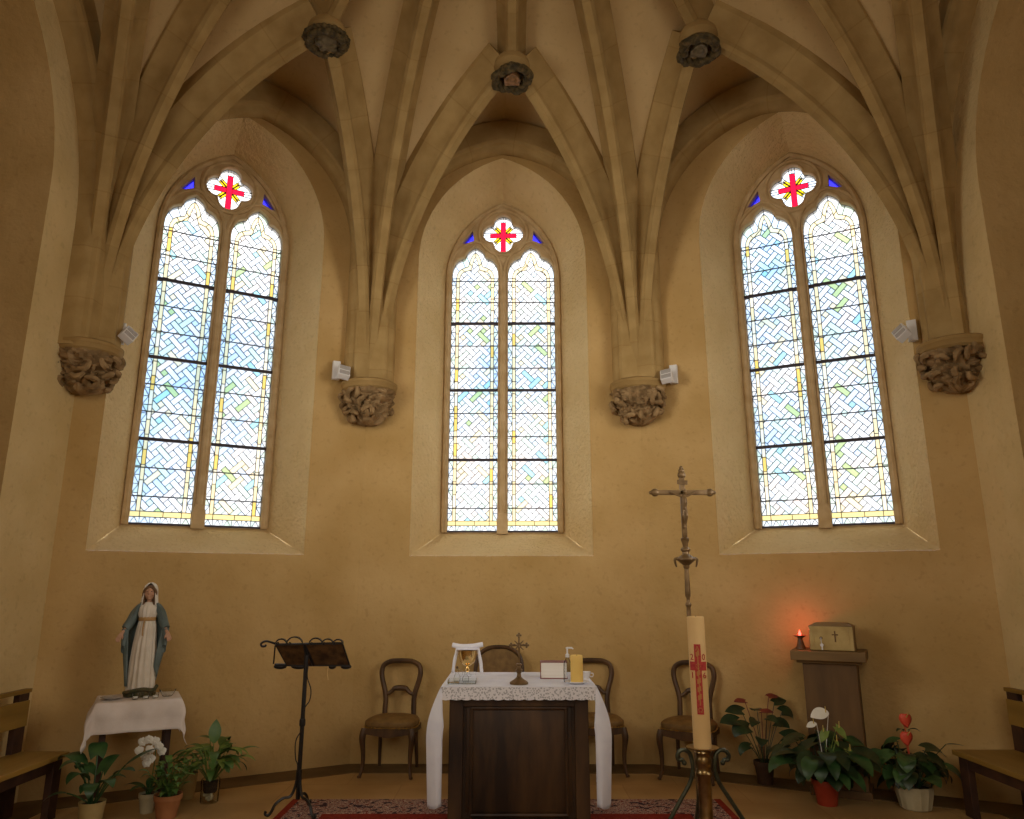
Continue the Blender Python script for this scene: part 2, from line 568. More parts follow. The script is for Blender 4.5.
        if parent is not None:
            o.parent = parent
        if loc is not None:
            o.location = loc
        return o


def thing(name, label, cat, loc=(0, 0, 0), rz=0.0, group=None):
    o = bpy.data.objects.new(name, None)
    o.empty_display_size = 0.1
    COL.objects.link(o)
    o.location = loc
    o.rotation_euler = (0, 0, rz)
    o['label'] = label
    o['category'] = cat
    if group:
        o['group'] = group
    return o


def tag(o, label, cat, group=None):
    o['label'] = label
    o['category'] = cat
    if group:
        o['group'] = group
    return o


def struct(o, label=None):
    o['kind'] = 'structure'
    if label:
        o['label'] = label
    return o


def dup(root, loc, rz, label, group=None):
    r = root.copy()
    COL.objects.link(r)
    r.location = loc
    r.rotation_euler = (0, 0, rz)
    r['label'] = label
    if group:
        r['group'] = group
    for ch in list(root.children):
        c = ch.copy()
        COL.objects.link(c)
        c.parent = r
        for g in list(ch.children):
            d = g.copy()
            COL.objects.link(d)
            d.parent = c
    return r


def remesh(o, voxel, smooth_it=0):
    m = o.modifiers.new('join', 'REMESH')
    m.mode = 'VOXEL'
    m.voxel_size = voxel
    m.use_smooth_shade = True
    if smooth_it:
        s = o.modifiers.new('soften', 'SMOOTH')
        s.factor = 0.5
        s.iterations = smooth_it
    return o


def spline(pts, n=8, closed=False):
    """Catmull-Rom through pts"""
    pts = [Vector(p) for p in pts]
    k = len(pts)
    out = []
    segs = k if closed else k - 1
    for i in range(segs):
        if closed:
            p0, p1, p2, p3 = pts[(i - 1) % k], pts[i], pts[(i + 1) % k], pts[(i + 2) % k]
        else:
            p0, p1, p2, p3 = pts[max(i - 1, 0)], pts[i], pts[i + 1], pts[min(i + 2, k - 1)]
        for j in range(n):
            t = j / n
            out.append(0.5 * ((2 * p1) + (p2 - p0) * t + (2 * p0 - 5 * p1 + 4 * p2 - p3) * t * t + (3 * p1 - p0 - 3 * p2 + p3) * t ** 3))
    if not closed:
        out.append(pts[-1])
    return out


# ------------------------------------------------------------------ plan of the apse
L1 = Vector((-1.48, 7.31, 0)); R1 = Vector((1.30, 7.29, 0))
L2 = Vector((-3.70, 6.06, 0)); R2 = Vector((3.80, 5.98, 0))
JY_L, JY_R = 5.35, 5.43           # where the side arches open
WALL_H = 8.4


def facet_frame(a, b, centre):
    """frame (u along the wall to the right, v up, w outwards) with its origin under the window's axis"""
    d = (b - a).normalized()
    nrm = Vector((-d.y, d.x, 0))           # away from the room
    o = a + d * (centre - a).dot(d)
    return (lambda u, v, w: o + d * u + nrm * w + Vector((0, 0, v))), d, nrm, o


def pointed(half, zs, r, n=14):
    """right half of a pointed arch from (half, zs) to its apex on u=0"""
    c = half - r
    a1 = math.acos(max(-1, min(1, -c / r)))
    return [(c + r * math.cos(a1 * i / n), zs + r * math.sin(a1 * i / n)) for i in range(n + 1)]


def arch_loop(half, z0, zs, r, n=14):
    rt = [(half, z0), (half, (z0 + zs) / 2)] + pointed(half, zs, r, n)
    lf = [(-u, v) for u, v in rt[:-1]][::-1]
    return rt + lf                         # starts bottom right, ends bottom left


OUT_HALF, OUT_SILL, OUT_SPRING, OUT_R = 0.89, 1.895, 5.0, 1.26
IN_HALF, IN_SILL, IN_SPRING, IN_R = 0.64, 2.15, 5.0, 0.985
DEPTH = 0.52


# ------------------------------------------------------------------ stained glass windows
def clip_poly(sub, win):
    """Sutherland-Hodgman: clip polygon sub by the convex, counter-clockwise polygon win"""
    out = list(sub)
    n = len(win)
    for i in range(n):
        ax, ay = win[i]
        bx, by = win[(i + 1) % n]
        ex, ey = bx - ax, by - ay
        inp, out = out, []
        if not inp:
            return []
        for j in range(len(inp)):
            px, py = inp[j - 1]
            qx, qy = inp[j]
            sp = ex * (py - ay) - ey * (px - ax)
            sq = ex * (qy - ay) - ey * (qx - ax)
            if sq >= 0:
                if sp < 0:
                    t = sp / (sp - sq)
                    out.append((px + (qx - px) * t, py + (qy - py) * t))
                out.append((qx, qy))
            elif sp >= 0:
                t = sp / (sp - sq)
                out.append((px + (qx - px) * t, py + (qy - py) * t))
    return out


def poly_area(p):
    return 0.5 * sum(p[i - 1][0] * p[i][1] - p[i][0] * p[i - 1][1] for i in range(len(p)))


HEAD = [(0.265, 5.05), (0.258, 5.125), (0.236, 5.19), (0.198, 5.237), (0.155, 5.262), (0.117, 5.275),
        (0.106, 5.312), (0.077, 5.355), (0.037, 5.385), (0.0, 5.405)]
RIB_O = [(0.215, 5.03), (0.207, 5.08), (0.186, 5.122), (0.155, 5.15), (0.118, 5.165), (0.082, 5.178),
         (0.068, 5.22), (0.056, 5.27), (0.032, 5.32), (0.0, 5.355)]
RIB_I = [(0.178, 5.03), (0.17, 5.065), (0.153, 5.094), (0.125, 5.113), (0.09, 5.124), (0.052, 5.134),
         (0.036, 5.18), (0.026, 5.23), (0.013, 5.27), (0.0, 5.295)]
Z_BOT = 2.155
BARS = [2.93, 3.705, 4.48]
THIN = [2.155 + 0.2583 * i for i in range(1, 12)]


def mirror_loop(right, zbot):
    """closed outline from the right half of a head, counter-clockwise from bottom right"""
    pts = [(right[0][0], zbot)] + right
    return pts + [(-u, v) for u, v in pts[:-1]][::-1]


def tints(rg, v, which):
    """glass tint of one pane: mostly clear, some faintly coloured, as leaded cathedral glass is"""
    k = rg.random()
    if which == 'field':
        if k < 0.50:
            return (0.74, 0.73, 0.73)
        if k < 0.63:
            return (0.56, 0.65, 0.58)
        if k < 0.76:
            return (0.53, 0.60, 0.69)
        if k < 0.87:
            return (0.70, 0.61, 0.56)
        if k < 0.905:
            return (0.40, 0.49, 0.24)
        if k < 0.945:
            return (0.34, 0.57, 0.64)
        return (0.68, 0.58, 0.40)
    if which == 'border':
        return (0.68, 0.54, 0.31) if k < 0.62 else ((0.66, 0.43, 0.11) if k < 0.76 else (0.68, 0.59, 0.43))
    return (0.68, 0.71, 0.73) if k < 0.7 else ((0.53, 0.63, 0.55) if k < 0.85 else (0.53, 0.61, 0.71))


def light_panes(rg):
    """panes of one lancet: list of (polygon, tint); centre line u=0"""
    out = []
    w = 0.0535
    field = mirror_loop(RIB_I, Z_BOT + 0.125)
    c45 = math.sqrt(0.5)
    off = rg.random() * 0.05
    for i in range(-14, 15):
        for j in range(-2, 34):
            for kind in range(4):
                a0, b0 = i * 2.0, j * 2.0
                even = (i + j) % 2 == 0
                if kind == 0:
                    if not even:
                        continue
                    q = (a0 - 1, b0, a0 + 2, b0 + 1)         # strip over
                elif kind == 1:
                    if even:
                        continue
                    q = (a0, b0 - 1, a0 + 1, b0 + 2)         # other strip over
                elif kind == 2:
                    q = (a0 + 1, b0 + 1, a0 + 2, b0 + 2)     # square gap
                else:
                    continue
                # rotate by 45 degrees
                pts = []
                for a, b in ((q[0], q[1]), (q[2], q[1]), (q[2], q[3]), (q[0], q[3])):
                    a, b = a * w, (b - 20) * w
                    pts.append(((a - b) * c45 + off, (a + b) * c45 + 3.0))
                cv = sum(p[1] for p in pts) / 4
                cu = sum(p[0] for p in pts) / 4
                if cv < 1.9 or cv > 5.6 or abs(cu) > 0.4:
                    continue
                p = clip_poly(field, pts)
                if len(p) >= 3 and abs(poly_area(p)) > 4e-5:
                    out.append((p, tints(rg, cv, 'field')))
    # yellow border up both sides, round the head, and across the foot
    zs = [Z_BOT + 0.125 + i * 0.139 for i in range(20)] + [5.03]
    zs = [z for z in zs if z < 4.97] + [5.03]
    for s in (1, -1):
        for a, b in zip(zs, zs[1:]):
            out.append(([(s * 0.178, a), (s * 0.215, a), (s * 0.215, b), (s * 0.178, b)], tints(rg, a, 'border')))
        for k in range(len(RIB_O) - 1):
            if k in (2, 5):
                continue
        chain = [0, 3, 6, 9]
        for a, b in zip(chain, chain[1:]):
            p = [(s * u, v) for u, v in RIB_O[a:b + 1]] + [(s * u, v) for u, v in RIB_I[a:b + 1]][::-1]
            out.append((p, (0.68, 0.55, 0.33)))
    y0, y1 = Z_BOT + 0.075, Z_BOT + 0.125
    for a, b in ((-0.265, -0.178), (-0.178, 0.02), (0.02, 0.178), (0.178, 0.265)):
        out.append(([(a, y0), (b, y0), (b, y1), (a, y1)], (0.68, 0.52, 0.22)))
    xs = [-0.265 + 0.53 * i / 6 for i in range(7)]
    for i in range(6):
        a, b = xs[i], xs[i + 1]
        m = (a + b) / 2
        out.append(([(a, Z_BOT), (b, Z_BOT), (m, y0)], tints(rg, 0, 'edge')))
        out.append(([(a, Z_BOT), (m, y0), (a, y0)], tints(rg, 0, 'edge')))
        out.append(([(b, Z_BOT), (b, y0), (m, y0)], tints(rg, 0, 'edge')))
    # clear edge strip with zigzag leads
    n = 34
    for s in (1, -1):
        ze = [y1 + (5.03 - y1) * i / n for i in range(n + 1)]
        for i in range(n):
            a, b = ze[i], ze[i + 1]
            if i % 2:
                out.append(([(s * 0.215, a), (s * 0.265, a), (s * 0.265, b)], tints(rg, a, 'edge')))
                out.append(([(s * 0.215, a), (s * 0.265, b), (s * 0.215, b)], tints(rg, a, 'edge')))
            else:
                out.append(([(s * 0.215, a), (s * 0.265, a), (s * 0.215, b)], tints(rg, a, 'edge')))
                out.append(([(s * 0.265, a), (s * 0.265, b), (s * 0.215, b)], tints(rg, a, 'edge')))
        HH = [(0.265, 5.03)] + HEAD[1:]
        chain = [0, 2, 4, 6, 9]
        for a, b in zip(chain, chain[1:]):
            p = [(s * u, v) for u, v in HH[a:b + 1]] + [(s * u, v) for u, v in RIB_O[a:b + 1]][::-1]
            out.append((p, tints(rg, 5.1, 'edge')))
    return out


QC = 5.565


def quatrefoil(r_off, r_rad, n=40):
    pts = []
    for i in range(n * 4):
        th = 2 * PI * i / (n * 4)
        k = round(th / (PI / 2)) * PI / 2
        d = th - k
        rr = r_off * math.cos(d) + math.sqrt(max(0, r_rad ** 2 - (r_off * math.sin(d)) ** 2))
        pts.append((rr * math.cos(th), rr * math.sin(th)))
    return pts[::3]


def quatrefoil_panes():
    out = []
    qf = quatrefoil(0.120, 0.112)
    B = 1.0
    red, yel, wht = (0.72, 0.006, 0.03), (0.75, 0.50, 0.01), (0.74, 0.76, 0.80)
    c = 0.028

    def rect(x0, y0, x1, y1):
        return [(x0, y0), (x1, y0), (x1, y1), (x0, y1)]
    for win, col in ((rect(-c, -0.215, c, 0.165), red), (rect(-0.15, -c, -c, c), red), (rect(c, -c, 0.15, c), red),
                     (rect(-c, 0.165, 0, B), wht), (rect(0, 0.165, c, B), wht), (rect(-c, -B, c, -0.215), wht),
                     (rect(-B, -c, -0.15, 0), wht), (rect(-B, 0, -0.15, c), wht), (rect(0.15, -c, B, 0), wht), (rect(0.15, 0, B, c), wht)):
        p = clip_poly(qf, win)
        if len(p) > 2 and abs(poly_area(p)) > 1e-5:
            out.append((p, col))
    s = math.sqrt(0.5)

    def diag(t0, t1, r0, r1, sx, sy):
        # band along the diagonal of a quadrant: t across, r outwards
        pts = []
        for t, r in ((t0, r0), (t1, r0), (t1, r1), (t0, r1)):
            pts.append(((r * s - t * s) * sx, (r * s + t * s) * sy))
        if poly_area(pts) < 0:
            pts.reverse()
        return pts
    for sx in (1, -1):
        for sy in (1, -1):
            win = rect(c, c, B, B)
            win = [(x * sx, y * sy) for x, y in win]
            if poly_area(win) < 0:
                win.reverse()
            quad = clip_poly(qf, win)
            for t0, t1, r0, r1, col in ((0.004, 0.026, 0.0, 0.135, yel), (-0.026, -0.004, 0.0, 0.135, yel), (-0.004, 0.004, 0.0, 0.118, wht),
                                        (-B, -0.026, -B, B, wht), (0.026, B, -B, B, wht), (-0.026, 0.026, 0.118, B, wht)):
                p = clip_poly(quad, diag(t0, t1, r0, r1, sx, sy))
                if len(p) > 2 and abs(poly_area(p)) > 1e-5:
                    out.append((p, col))
    return [([(u, v + QC) for u, v in p], col) for p, col in out]


SPANDREL = [(0.338, 5.45), (0.475, 5.435), (0.35, 5.60)]


def glass_object(name, panes, frame, du, w, parent):
    vs, fs, cols = [], [], []
    for p, col in panes:
        if poly_area(p) < 0:
            p = p[::-1]
        b = len(vs)
        vs += [frame(u + du, v, w) for u, v in p]
        fs.append(list(range(b, b + len(p))))
        cols.append(col)
    me = bpy.data.meshes.new(name)
    me.from_pydata([tuple(v) for v in vs], [], fs)
    at = me.attributes.new('tint', 'FLOAT_COLOR', 'FACE')
    for i, cc in enumerate(cols):
        at.data[i].color = (*cc, 1)
    me.materials.append(M['glass'])
    me.update()
    o = bpy.data.objects.new(name, me)
    COL.objects.link(o)
    o.parent = parent
    return o


def lead_object(name, panes, frame, du, w, parent, width=0.0065, thin=()):
    seen = set()
    mb = MB()

    def strip(a, b, wd):
        d = Vector((b[0] - a[0], b[1] - a[1]))
        if d.length < 0.004:
            return
        d.normalize()
        nx, ny = -d.y * wd / 2, d.x * wd / 2
        q = [(a[0] + nx, a[1] + ny), (a[0] - nx, a[1] - ny), (b[0] - nx, b[1] - ny), (b[0] + nx, b[1] + ny)]
        vs = [frame(u + du, v, w - 0.004) for u, v in q] + [frame(u + du, v, w + 0.004) for u, v in q]
        mb.add(vs, [[0, 1, 2, 3], [7, 6, 5, 4], [0, 3, 7, 4], [1, 5, 6, 2]], False)
    for p, _c in panes:
        for i in range(len(p)):
            a, b = p[i - 1], p[i]
            key = tuple(sorted(((round(a[0], 3), round(a[1], 3)), (round(b[0], 3), round(b[1], 3)))))
            if key in seen:
                continue
            seen.add(key)
            strip(a, b, width)
    for z in thin:
        strip((-0.265, z), (0.265, z), 0.011)
    return mb.build(name, M['lead'], parent)


def fill_holes(outer, holes, frame, w0, w1):
    """plate with holes between depths w0 (room side) and w1"""
    bm = bmesh.new()
    loops = [outer] + holes
    edges, rings = [], []
    for lp in loops:
        vs = [bm.verts.new((u, v, 0)) for u, v in lp]
        rings.append(vs)
        for i in range(len(vs)):
            edges.append(bm.edges.new((vs[i - 1], vs[i])))
    bmesh.ops.triangle_fill(bm, use_beauty=True, use_dissolve=False, edges=edges)
    bm.verts.index_update()
    n = len(bm.verts)
    pts = [(v.co.x, v.co.y) for v in bm.verts]
    tri = [[v.index for v in f.verts] for f in bm.faces]
    mb = MB()
    vs = [frame(u, v, w0) for u, v in pts]
    if w1 is None:
        mb.add(vs, tri, False)
    else:
        vs += [frame(u, v, w1) for u, v in pts]
        fs = tri + [[n + i for i in t][::-1] for t in tri]
        for ring in rings:
            ids = [v.index for v in ring]
            for i in range(len(ids)):
                a, b = ids[i - 1], ids[i]
                fs.append([a, b, n + b, n + a])
        mb.add(vs, fs, False)
    bm.free()
    return mb


def window(name, label, frame0, seed, tall=1.0):
    rg = random.Random(seed)
    frame = lambda u, v, w: frame0(u, v if v < Z_BOT else Z_BOT + (v - Z_BOT) * tall, w)
    root = bpy.data.objects.new(name, None)
    COL.objects.link(root)
    root['kind'] = 'structure'
    root['label'] = label
    osp = OUT_SPRING + (0.06 if tall > 1 else 0.0)
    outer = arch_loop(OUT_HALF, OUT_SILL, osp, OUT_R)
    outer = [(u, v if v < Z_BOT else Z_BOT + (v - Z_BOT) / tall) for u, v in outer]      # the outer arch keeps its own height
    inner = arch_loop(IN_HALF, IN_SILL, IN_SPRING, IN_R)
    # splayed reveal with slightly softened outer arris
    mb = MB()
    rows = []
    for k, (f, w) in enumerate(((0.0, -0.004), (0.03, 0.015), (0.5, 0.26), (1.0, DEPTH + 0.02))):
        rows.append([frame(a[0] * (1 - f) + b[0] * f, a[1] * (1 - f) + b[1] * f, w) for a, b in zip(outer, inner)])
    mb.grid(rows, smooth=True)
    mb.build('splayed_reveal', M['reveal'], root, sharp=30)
    # sloping sill
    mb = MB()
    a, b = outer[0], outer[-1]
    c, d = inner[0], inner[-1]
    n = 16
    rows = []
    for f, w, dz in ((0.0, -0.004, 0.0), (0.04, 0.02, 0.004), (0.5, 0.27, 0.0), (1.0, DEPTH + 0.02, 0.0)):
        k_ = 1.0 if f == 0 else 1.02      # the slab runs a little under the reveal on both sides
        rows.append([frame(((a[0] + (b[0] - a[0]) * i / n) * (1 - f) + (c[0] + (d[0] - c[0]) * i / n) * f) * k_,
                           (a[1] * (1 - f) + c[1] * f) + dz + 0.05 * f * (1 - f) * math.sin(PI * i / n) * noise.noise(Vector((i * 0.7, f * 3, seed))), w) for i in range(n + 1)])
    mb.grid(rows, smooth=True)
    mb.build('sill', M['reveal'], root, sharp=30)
    # tracery plate
    holes = []
    for du in (-0.318, 0.318):
        holes.append([(u + du, v) for u, v in mirror_loop(HEAD, Z_BOT)])
    holes.append([(u, v + QC) for u, v in quatrefoil(0.120, 0.112)])
    holes.append(SPANDREL)
    holes.append([(-u, v) for u, v in SPANDREL][::-1])
    mb = fill_holes(inner, holes, frame, DEPTH, DEPTH + 0.12)
    # roll mouldings: outer frame, around each light, around the quatrefoil; the mullion shaft
    fr = arch_loop(IN_HALF - 0.02, IN_SILL + 0.01, IN_SPRING, IN_R)
    mb.tube([frame(u, v, DEPTH - 0.005) for u, v in fr], 0.030, 6)
    for du in (-0.318, 0.318):
        half = arch_loop(0.302, Z_BOT, 5.07, 0.40)
        mb.tube([frame(u + du, v, DEPTH - 0.004) for u, v in half], 0.020, 6)
        hd = mirror_loop([(u + 0.01, v + 0.008) for u, v in HEAD[:-1]] + [(0, 5.416)], Z_BOT)
        mb.tube([frame(u + du, v, DEPTH + 0.002) for u, v in hd], 0.012, 6)
    circ = [(0.275 * math.cos(2 * PI * i / 36), QC + 0.275 * math.sin(2 * PI * i / 36)) for i in range(36)]
    mb.tube([frame(u, v, DEPTH - 0.004) for u, v in circ], 0.020, 6, closed=True)
    q2 = [(u * 1.05, v * 1.05 + QC) for u, v in quatrefoil(0.120, 0.112)]
    mb.tube([frame(u, v, DEPTH + 0.002) for u, v in q2], 0.012, 6, closed=True)
    mb.tube([frame(0, z, DEPTH - 0.015) for z in (Z_BOT + 0.16, 3.2, 4.2, 5.08)], 0.034, 8)
    mb.prism([(-0.058, Z_BOT - 0.02), (0.058, Z_BOT - 0.02), (0.058, Z_BOT + 0.13), (0.036, Z_BOT + 0.2), (-0.036, Z_BOT + 0.2), (-0.058, Z_BOT + 0.13)],
             frame, DEPTH - 0.06, DEPTH + 0.02)
    mb.build('tracery', M['tracery'], root, sharp=40)
    wg = DEPTH + 0.06
    for du in (-0.318, 0.318):
        panes = light_panes(rg)
        g = glass_object('leaded_light', panes, frame, du, wg, root)
        lead_object('lead_cames', panes, frame, du, wg, g, thin=THIN)
        for z in BARS + [Z_BOT + 0.008]:
            mb = MB()
            hb = 0.014
            mb.prism([(du - 0.272, z - hb), (du + 0.272, z - hb), (du + 0.272, z + hb), (du - 0.272, z + hb)], frame, wg - 0.028, wg - 0.006)
            mb.build('saddle_bar', M['bar'], g)
    qp = quatrefoil_panes()
    g = glass_object('quatrefoil_light', qp, frame, 0, wg, root)
    g['label'] = 'small four-lobed light with a red cross'
    lead_object('lead_cames', qp, frame, 0, wg, g, width=0.006)
    for s in (1, -1):
        p = [(u * s, v) for u, v in SPANDREL]
        g = glass_object('spandrel_light', [(p, (0.035, 0.03, 0.95))], frame, 0, wg, root)
        g['label'] = 'small blue triangular pane'
    return root


FR = {}
FR['c'] = facet_frame(L1, R1, Vector((-0.105, 7.3, 0)))
FR['l'] = facet_frame(L2, L1, Vector((-2.71, 6.585, 0)))
FR['r'] = facet_frame(R1, R2, Vector((2.70, 6.54, 0)))
window('window_1', 'tall two-light gothic window above the altar', FR['c'][0], 11)
window('window_2', 'tall two-light gothic window above the statue and its cloth-covered table', FR['l'][0], 23, 1.04)
window('window_3', 'tall two-light gothic window above the tabernacle pedestal', FR['r'][0], 37, 1.04)


# ------------------------------------------------------------------ walls
def wall_facet(name, a, b, key):
    frame, d, nrm, o = FR[key]
    u0, u1 = (a - o).dot(d), (b - o).dot(d)
    n = 10
    outer = [(u0, 0), (u1, 0), (u1, WALL_H), (u0, WALL_H)]
    hole = arch_loop(OUT_HALF, OUT_SILL, OUT_SPRING + (0.0 if key == 'c' else 0.06), OUT_R)
    mb = fill_holes(outer, [hole], frame, 0.0, None)
    return struct(mb.build(name, M['plaster']))


wall_facet('wall_centre', L1, R1, 'c')
wall_facet('wall_left', L2, L1, 'l')
wall_facet('wall_right', R1, R2, 'r')


def side_wall(name, side, xw, yc, jy, half=1.74, spring=4.75, r=1.80):
    """straight side of the choir with its open arch, the arch's thickness and the side chapel's end wall"""
    cy = jy - half
    rt = [(half, 0.0)] + pointed(half, spring, r, 18)
    arch = rt + [(-u, v) for u, v in rt[:-1]][::-1]
    outline = [(yc, 0.0), (yc, WALL_H), (-8.0, WALL_H), (-8.0, 0.0)]
    pts = outline + [(cy - u, v) for u, v in arch][::-1][::-1][::1]
    # order: floor at far corner, up, along the top, down at the back, then along the floor round the opening
    loop = [(yc, 0.0), (yc, WALL_H), (-8.0, WALL_H), (-8.0, 0.0)] + [(cy + u, v) for u, v in arch[::-1]]
    fr = lambda u, v, w: Vector((xw + side * w, u, v))
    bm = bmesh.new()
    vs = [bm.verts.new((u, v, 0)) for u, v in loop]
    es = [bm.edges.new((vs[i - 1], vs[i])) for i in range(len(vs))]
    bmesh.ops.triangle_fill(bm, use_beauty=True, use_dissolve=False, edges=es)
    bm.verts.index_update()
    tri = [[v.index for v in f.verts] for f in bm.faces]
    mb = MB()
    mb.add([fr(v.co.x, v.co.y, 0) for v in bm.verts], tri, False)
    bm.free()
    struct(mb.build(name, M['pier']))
    # soffit and jambs, 2.6 m deep (they run into the side chapel)
    mb = MB()
    rows = [[fr(cy + u, v, w) for u, v in arch] for w in (0.0, 0.6, 2.6)]
    mb.grid(rows, smooth=True)
    mb.add([fr(cy - half - 0.3, 0, 2.6), fr(cy + half + 0.3, 0, 2.6), fr(cy + half + 0.3, 7.6, 2.6), fr(cy - half - 0.3, 7.6, 2.6)], [[0, 1, 2, 3]], False)
    struct(mb.build(name + '_chapel', M['plaster'], sharp=30))
    return cy


CY_L = side_wall('wall_west', -1, L2.x, L2.y, JY_L)
CY_R = side_wall('wall_east', 1, R2.x, R2.y, JY_R)

mb = MB()
mb.add([(-3.61, -8, 0), (3.8, -8, 0), (3.8, -8, WALL_H), (-3.61, -8, WALL_H)], [[0, 1, 2, 3]], False)
struct(mb.build('wall_back', M['plaster']))

# floor
G = 0.03            # level of the pavement
mb = MB()
mb.box((0, 0.4, G - 0.1), (13.4, 17.2, 0.2))
struct(mb.build('floor', M['floor']))
# dark stone band along the foot of the wall
def inset(pts, d):
    out = []
    for i, p in enumerate(pts):
        dirs = []
        if i > 0:
            dirs.append((p - pts[i - 1]).normalized())
        if i < len(pts) - 1:
            dirs.append((pts[i + 1] - p).normalized())
        t = sum(dirs, Vector()).normalized()
        nrm = Vector((t.y, -t.x, 0))
        k = 1.0 / max(0.5, nrm.dot(Vector((dirs[0].y, -dirs[0].x, 0))))
        out.append(p + nrm * d * k)
    return out


foot = [Vector((L2.x, JY_L, 0)), L2, L1, R1, R2, Vector((R2.x, JY_R, 0))]
ins = inset(foot, 0.33)
mb = MB()
nf = len(foot)
mb.add([p for p in foot] + [p for p in ins] + [p + Vector((0, 0, G + 0.006)) for p in foot] + [p + Vector((0, 0, G + 0.006)) for p in ins],
       [[2 * nf + i, 2 * nf + i + 1, 3 * nf + i + 1, 3 * nf + i] for i in range(nf - 1)] + [[nf + i, nf + i + 1, 3 * nf + i + 1, 3 * nf + i] for i in range(nf - 1)], False)
struct(mb.build('trim_1', M['band']))

# ------------------------------------------------------------------ vault
ceil = bpy.data.objects.new('ceiling', None)
COL.objects.link(ceil)
ceil['kind'] = 'structure'
ceil['label'] = 'ribbed stone star vault over the apse'

mb = MB()
mb.box((0, 0, WALL_H + 0.1), (14, 18, 0.2))
mb.build('upper_ceiling', M['outer'], ceil)

Z0 = 3.58
OC = Vector((0.0, 3.7, 0)); OZ = 7.15
KC = (Vector((0.0, 6.13, 0)), 6.42)
KL = (Vector((-1.665, 5.68, 0)), 6.42)
KR = (Vector((1.69, 5.74, 0)), 6.42)
KA = (Vector((-2.35, 3.75, 0)), 6.75)
KB = (Vector((2.5, 3.75, 0)), 6.75)


def rib_path(corner, end, zend, n=28, off=0.20):
    d = (end - corner)
    d.z = 0
    d.normalize()
    s = corner + d * off
    D = (end - s).length
    h = zend - Z0
    Rr = (h * h + D * D) / (2 * D)
    if Rr >= h:
        a1 = math.asin(h / Rr)
        if D > Rr:
            a1 = PI - a1
        return [s + d * (Rr - Rr * math.cos(a1 * i / n)) + Vector((0, 0, Z0 + Rr * math.sin(a1 * i / n))) for i in range(n + 1)], d


PROF = [(-0.16, 0.42), (-0.16, 0.27), (-0.135, 0.25), (-0.10, 0.21), (-0.068, 0.14), (-0.054, 0.085), (-0.058, 0.07),
        (-0.058, 0.035), (-0.036, 0.0), (0.036, 0.0), (0.058, 0.035), (0.058, 0.07), (0.054, 0.085), (0.068, 0.14), (0.10, 0.21),
        (0.135, 0.25), (0.16, 0.27), (0.16, 0.42)]


def normals(path, lat):
    out = []
    for i in range(len(path)):
        t = (path[min(i + 1, len(path) - 1)] - path[max(i - 1, 0)]).normalized()
        nn = lat.cross(t)
        if nn.z < 0 and i > 2:
            nn = -nn
        out.append(nn.normalized())
    return out


def rib(path, d, prof=PROF, name='vault_rib', lat=None, nrm=None, scale=1.0):
    lat = lat if lat is not None else Vector((d.y, -d.x, 0))
    if nrm is None:
        nrm = []
        for i in range(len(path)):
            t = (path[min(i + 1, len(path) - 1)] - path[max(i - 1, 0)]).normalized()
            nn = t.cross(lat).normalized()
            # outwards: against the direction of travel, or upwards
            if nn.dot(d) > 0 and abs(nn.z) < 0.5:
                nn = -nn
            elif abs(nn.z) >= 0.5 and nn.z < 0:
                nn = -nn
            nrm.append(nn)
    rows, arcs, s = [], [], rnd.random()
    for i, p in enumerate(path):
        if i:
            s += (path[i] - path[i - 1]).length
        rows.append([p + lat * (a * scale) + nrm[i] * (b * scale) for a, b in prof])
        arcs += [s] * len(prof)
    mb = MB()
    mb.grid(rows, smooth=True)
    for r_ in (0, len(rows) - 1):
        k0 = r_ * len(prof)
        mb.f.append([k0 + q for q in range(len(prof))]); mb.smooth.append(False); mb.mi.append(0)
    o = mb.build(name, M['rib'], ceil, sharp=28)
    at = o.data.attributes.new('arc', 'FLOAT', 'POINT')
    for i, a in enumerate(arcs):
        at.data[i].value = a
    back = [p + n * (0.30 * scale) for p, n in zip(path, nrm)]
    return back


def web(c1, c2, bulge=0.10, n=10):
    """plaster cell ruled between two curves of equal length, domed a little"""
    rows = []
    m = len(c1) - 1
    for i, (a, b) in enumerate(zip(c1, c2)):
        row = []
        for j in range(n + 1):
            f = j / n
            p = a.lerp(b, f)
            k = bulge * math.sin(PI * f) * math.sin(PI * min(1.0, 0.15 + i / m * 0.85) * 0.5)
            up = Vector((0, 0, 1))
            p = p + up * k
            row.append(p)
        rows.append(row)
    mb = MB()
    mb.grid(rows, smooth=True)
    return mb.build('vault_web', M['web'], ceil, sharp=60)


def resample(path, n):
    L = [0.0]
    for a, b in zip(path, path[1:]):
        L.append(L[-1] + (b - a).length)
    out = []
    for i in range(n + 1):
        t = L[-1] * i / n
        k = 0
        while k < len(L) - 2 and L[k + 1] < t:
            k += 1
        f = 0 if L[k + 1] == L[k] else (t - L[k]) / (L[k + 1] - L[k])
        out.append(path[k].lerp(path[k + 1], f))
    return out


